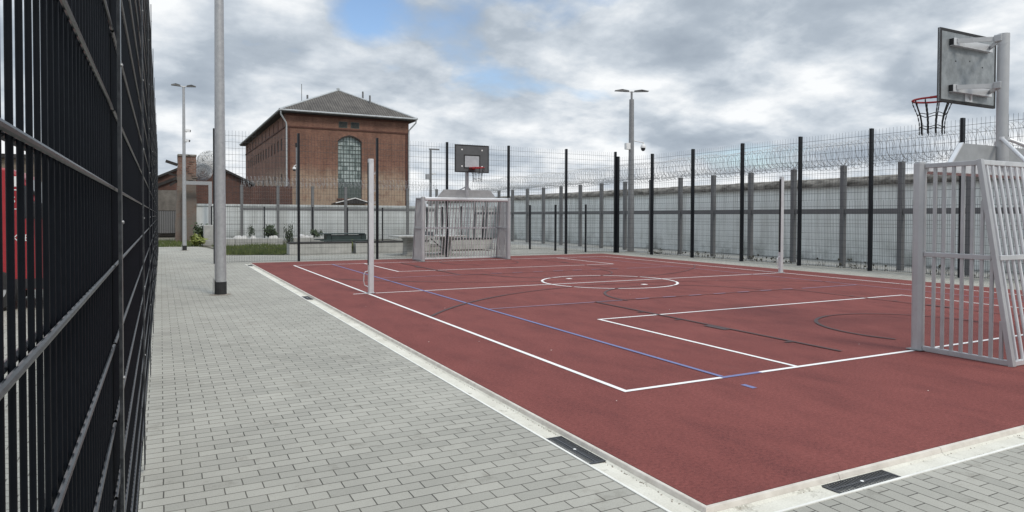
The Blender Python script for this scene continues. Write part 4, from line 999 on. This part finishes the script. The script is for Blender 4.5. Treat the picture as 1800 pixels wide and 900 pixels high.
tag(sheet('lawn', [[(-1.2, 23.35), (.75, 22.4), (2.3, 22.98), (5.5, 25.0), (9.3, 28), (9.3, 33), (-1.6, 33), (-1.3, 27.6)]], GZ-.004, 'soil'), kind='structure')
b = MB()
for k in range(15000):
    y = 22.5+10.3*random.random()**1.5; x = random.uniform(-1.3, .7+(y-22.5)*.55)
    if x < -1.15+(23.3-y)*2 or (y < 22.95 and x > .7): continue
    h_ = random.uniform(.05, .17)*(1+.6*math.sin(x*2.1)*math.sin(y*1.3)); a = random.random()*6.28; w_ = .012
    b.add([(x-w_*math.cos(a), y-w_*math.sin(a), GZ), (x+w_*math.cos(a), y+w_*math.sin(a), GZ), (x+random.gauss(0, .04), y+random.gauss(0, .04), GZ+h_)], [(0, 1, 2)])
tag(b.build('grass', 'grass'), kind='stuff')
b = MB()
for k in range(2500):
    x = random.uniform(-4.6, -1.7); y = random.uniform(31.6, 40); h_ = random.uniform(.05, .22); a = random.random()*6.28
    b.add([(x-.015*math.cos(a), y-.015*math.sin(a), -.06), (x+.015*math.cos(a), y+.015*math.sin(a), -.06), (x+random.gauss(0, .05), y+random.gauss(0, .05), h_-.06)], [(0, 1, 2)])
tag(b.build('rough_grass', 'grass'), kind='stuff')
# weeds along the foot of the right fence
b = MB()
for k in range(800):
    y = random.uniform(1, 18.2)
    if math.sin(y*2.3)+math.sin(y*5.1+1)+random.gauss(0, .6) < .2: continue
    x = RX(y)+random.uniform(.12, 1.0); h_ = random.uniform(.04, .34)**1.3
    q = Vector((x+random.gauss(0, .05), y+random.gauss(0, .05), GZ+h_)); b.tube((x, y, GZ-.02), q, .006, 3, .003, cap=False)
    if random.random() < .35: e = random.uniform(.015, .045); b.lathe(tuple(q), [(.0001, -e), (e, 0), (.0001, e)], 5)
tag(b.build('weeds', 'weed'), kind='stuff')
# petals and leaf crumbs blown on the court
b = MB()
for k in range(16):
    x, y = random.uniform(-.8, 9), random.uniform(-1.9, 9); s_ = random.uniform(.006, .013); a = random.random()*6.28
    b.add([(x+s_*math.cos(a+t_)*random.uniform(.6, 1.2), y+s_*math.sin(a+t_)*random.uniform(.6, 1.2), .006+.004*(i % 2)) for i, t_ in enumerate((0, 1.5, 3, 4.6))], [(0, 1, 2, 3)])
tag(b.build('litter', 'litter'), kind='stuff')

# ------------------------------------------------------------------ red van behind the near fence
def van():
    t = empty('red_van', (-7.6, 9.4, GZ), label='red van with white lettering parked behind the tall near fence', cat='van')
    # nose towards +X; side profile pushed across the width
    prof = [(-2.75, .32), (2.60, .32), (2.74, .55), (2.74, .95), (2.66, 1.25), (2.47, 1.42), (2.14, 2.12), (2.0, 2.25), (-2.6, 2.30), (-2.75, 2.15)]
    W_ = .95
    b = MB(); b.prism([(x, -W_, z) for x, z in prof], (0, 2*W_, 0)); body = b.build('body', 'van_red', t, bevel=.04)
    MB().prism([(x, -W_-.012, z) for x, z in ((2.16, 1.46), (2.42, 1.46), (2.20, 1.97), (2.16, 2.0))], (0, .010, 0)).build('side_window', 'van_window', t)
    MB().prism([(2.475, -.82, 1.46), (2.475, .82, 1.46), (2.17, .78, 2.10), (2.17, -.78, 2.10)], (.012, 0, .006)).build('windscreen', 'van_window', t)
    MB().box(-2.7, 2.66, -W_-.014, -W_-.002, .34, .50).build('side_skirt', 'black_matt', t)
    MB().box(2.60, 2.80, -.9, .9, .30, .62).build('bumper', 'black_matt', t, bevel=.03)
    for s_ in (-1, 1): MB().prism([(2.66, s_*.62-.14, .80), (2.66, s_*.62+.14, .80), (2.60, s_*.62+.14, 1.10), (2.60, s_*.62-.14, 1.10)], (.11, 0, -.02)).build('headlight', 'alu_light', t)
    MB().box(1.25, 1.262, -W_-.006, -W_-.001, .55, 2.1).build('door_gap', 'black_matt', t)
    MB().box(1.35, 1.50, -W_-.03, -W_-.002, 1.18, 1.23).build('door_handle', 'black_matt', t)
    MB().box(2.28, 2.42, -W_-.26, -W_-.06, 1.45, 1.72).build('mirror', 'black_matt', t, bevel=.03)
    for x in (-1.75, 1.75):
        for s_ in (-1, 1):
            w = MB().lathe((x, s_*.85, .33), [(.18, -.12), (.31, -.12), (.34, -.08), (.34, .08), (.31, .12), (.18, .12)], 24, axis='y').build('wheel', 'tire', t, smooth=True)
            MB().lathe((x, s_*.85, .33), [(.0001, -.09), (.19, -.11), (.19, .11), (.0001, .09)], 16, axis='y').build('rim', 'alu', w, smooth=True)
    def text(s_, x, z, size):
        cu = bpy.data.curves.new('lettering', 'FONT'); cu.body = s_; cu.size = size; cu.extrude = .002; cu.space_character = 1.15
        o = bpy.data.objects.new('lettering', cu); COL.objects.link(o); bpy.context.view_layer.update()
        me = bpy.data.meshes.new_from_object(o); bpy.data.objects.remove(o); me.materials.clear(); me.materials.append(MT['white'])
        o = bpy.data.objects.new('lettering', me); COL.objects.link(o); o.parent = t; o.location = (x, -W_-.006, z); o.rotation_euler = (R(90), 0, 0)
    text('S S', 1.99, 1.70, .15); text('K E B', 2.0, 1.10, .15)
    for z0_, z1_ in ((1.90, 1.915), (1.60, 1.612)): MB().box(1.95, 2.14, -W_-.006, -W_-.002, z0_, z1_).build('white_stripe', 'white', t)
    MB().box(1.98, 2.12, -W_-.005, -W_-.002, 1.96, 2.12).build('white_panel', 'white', t)
    return t
van()
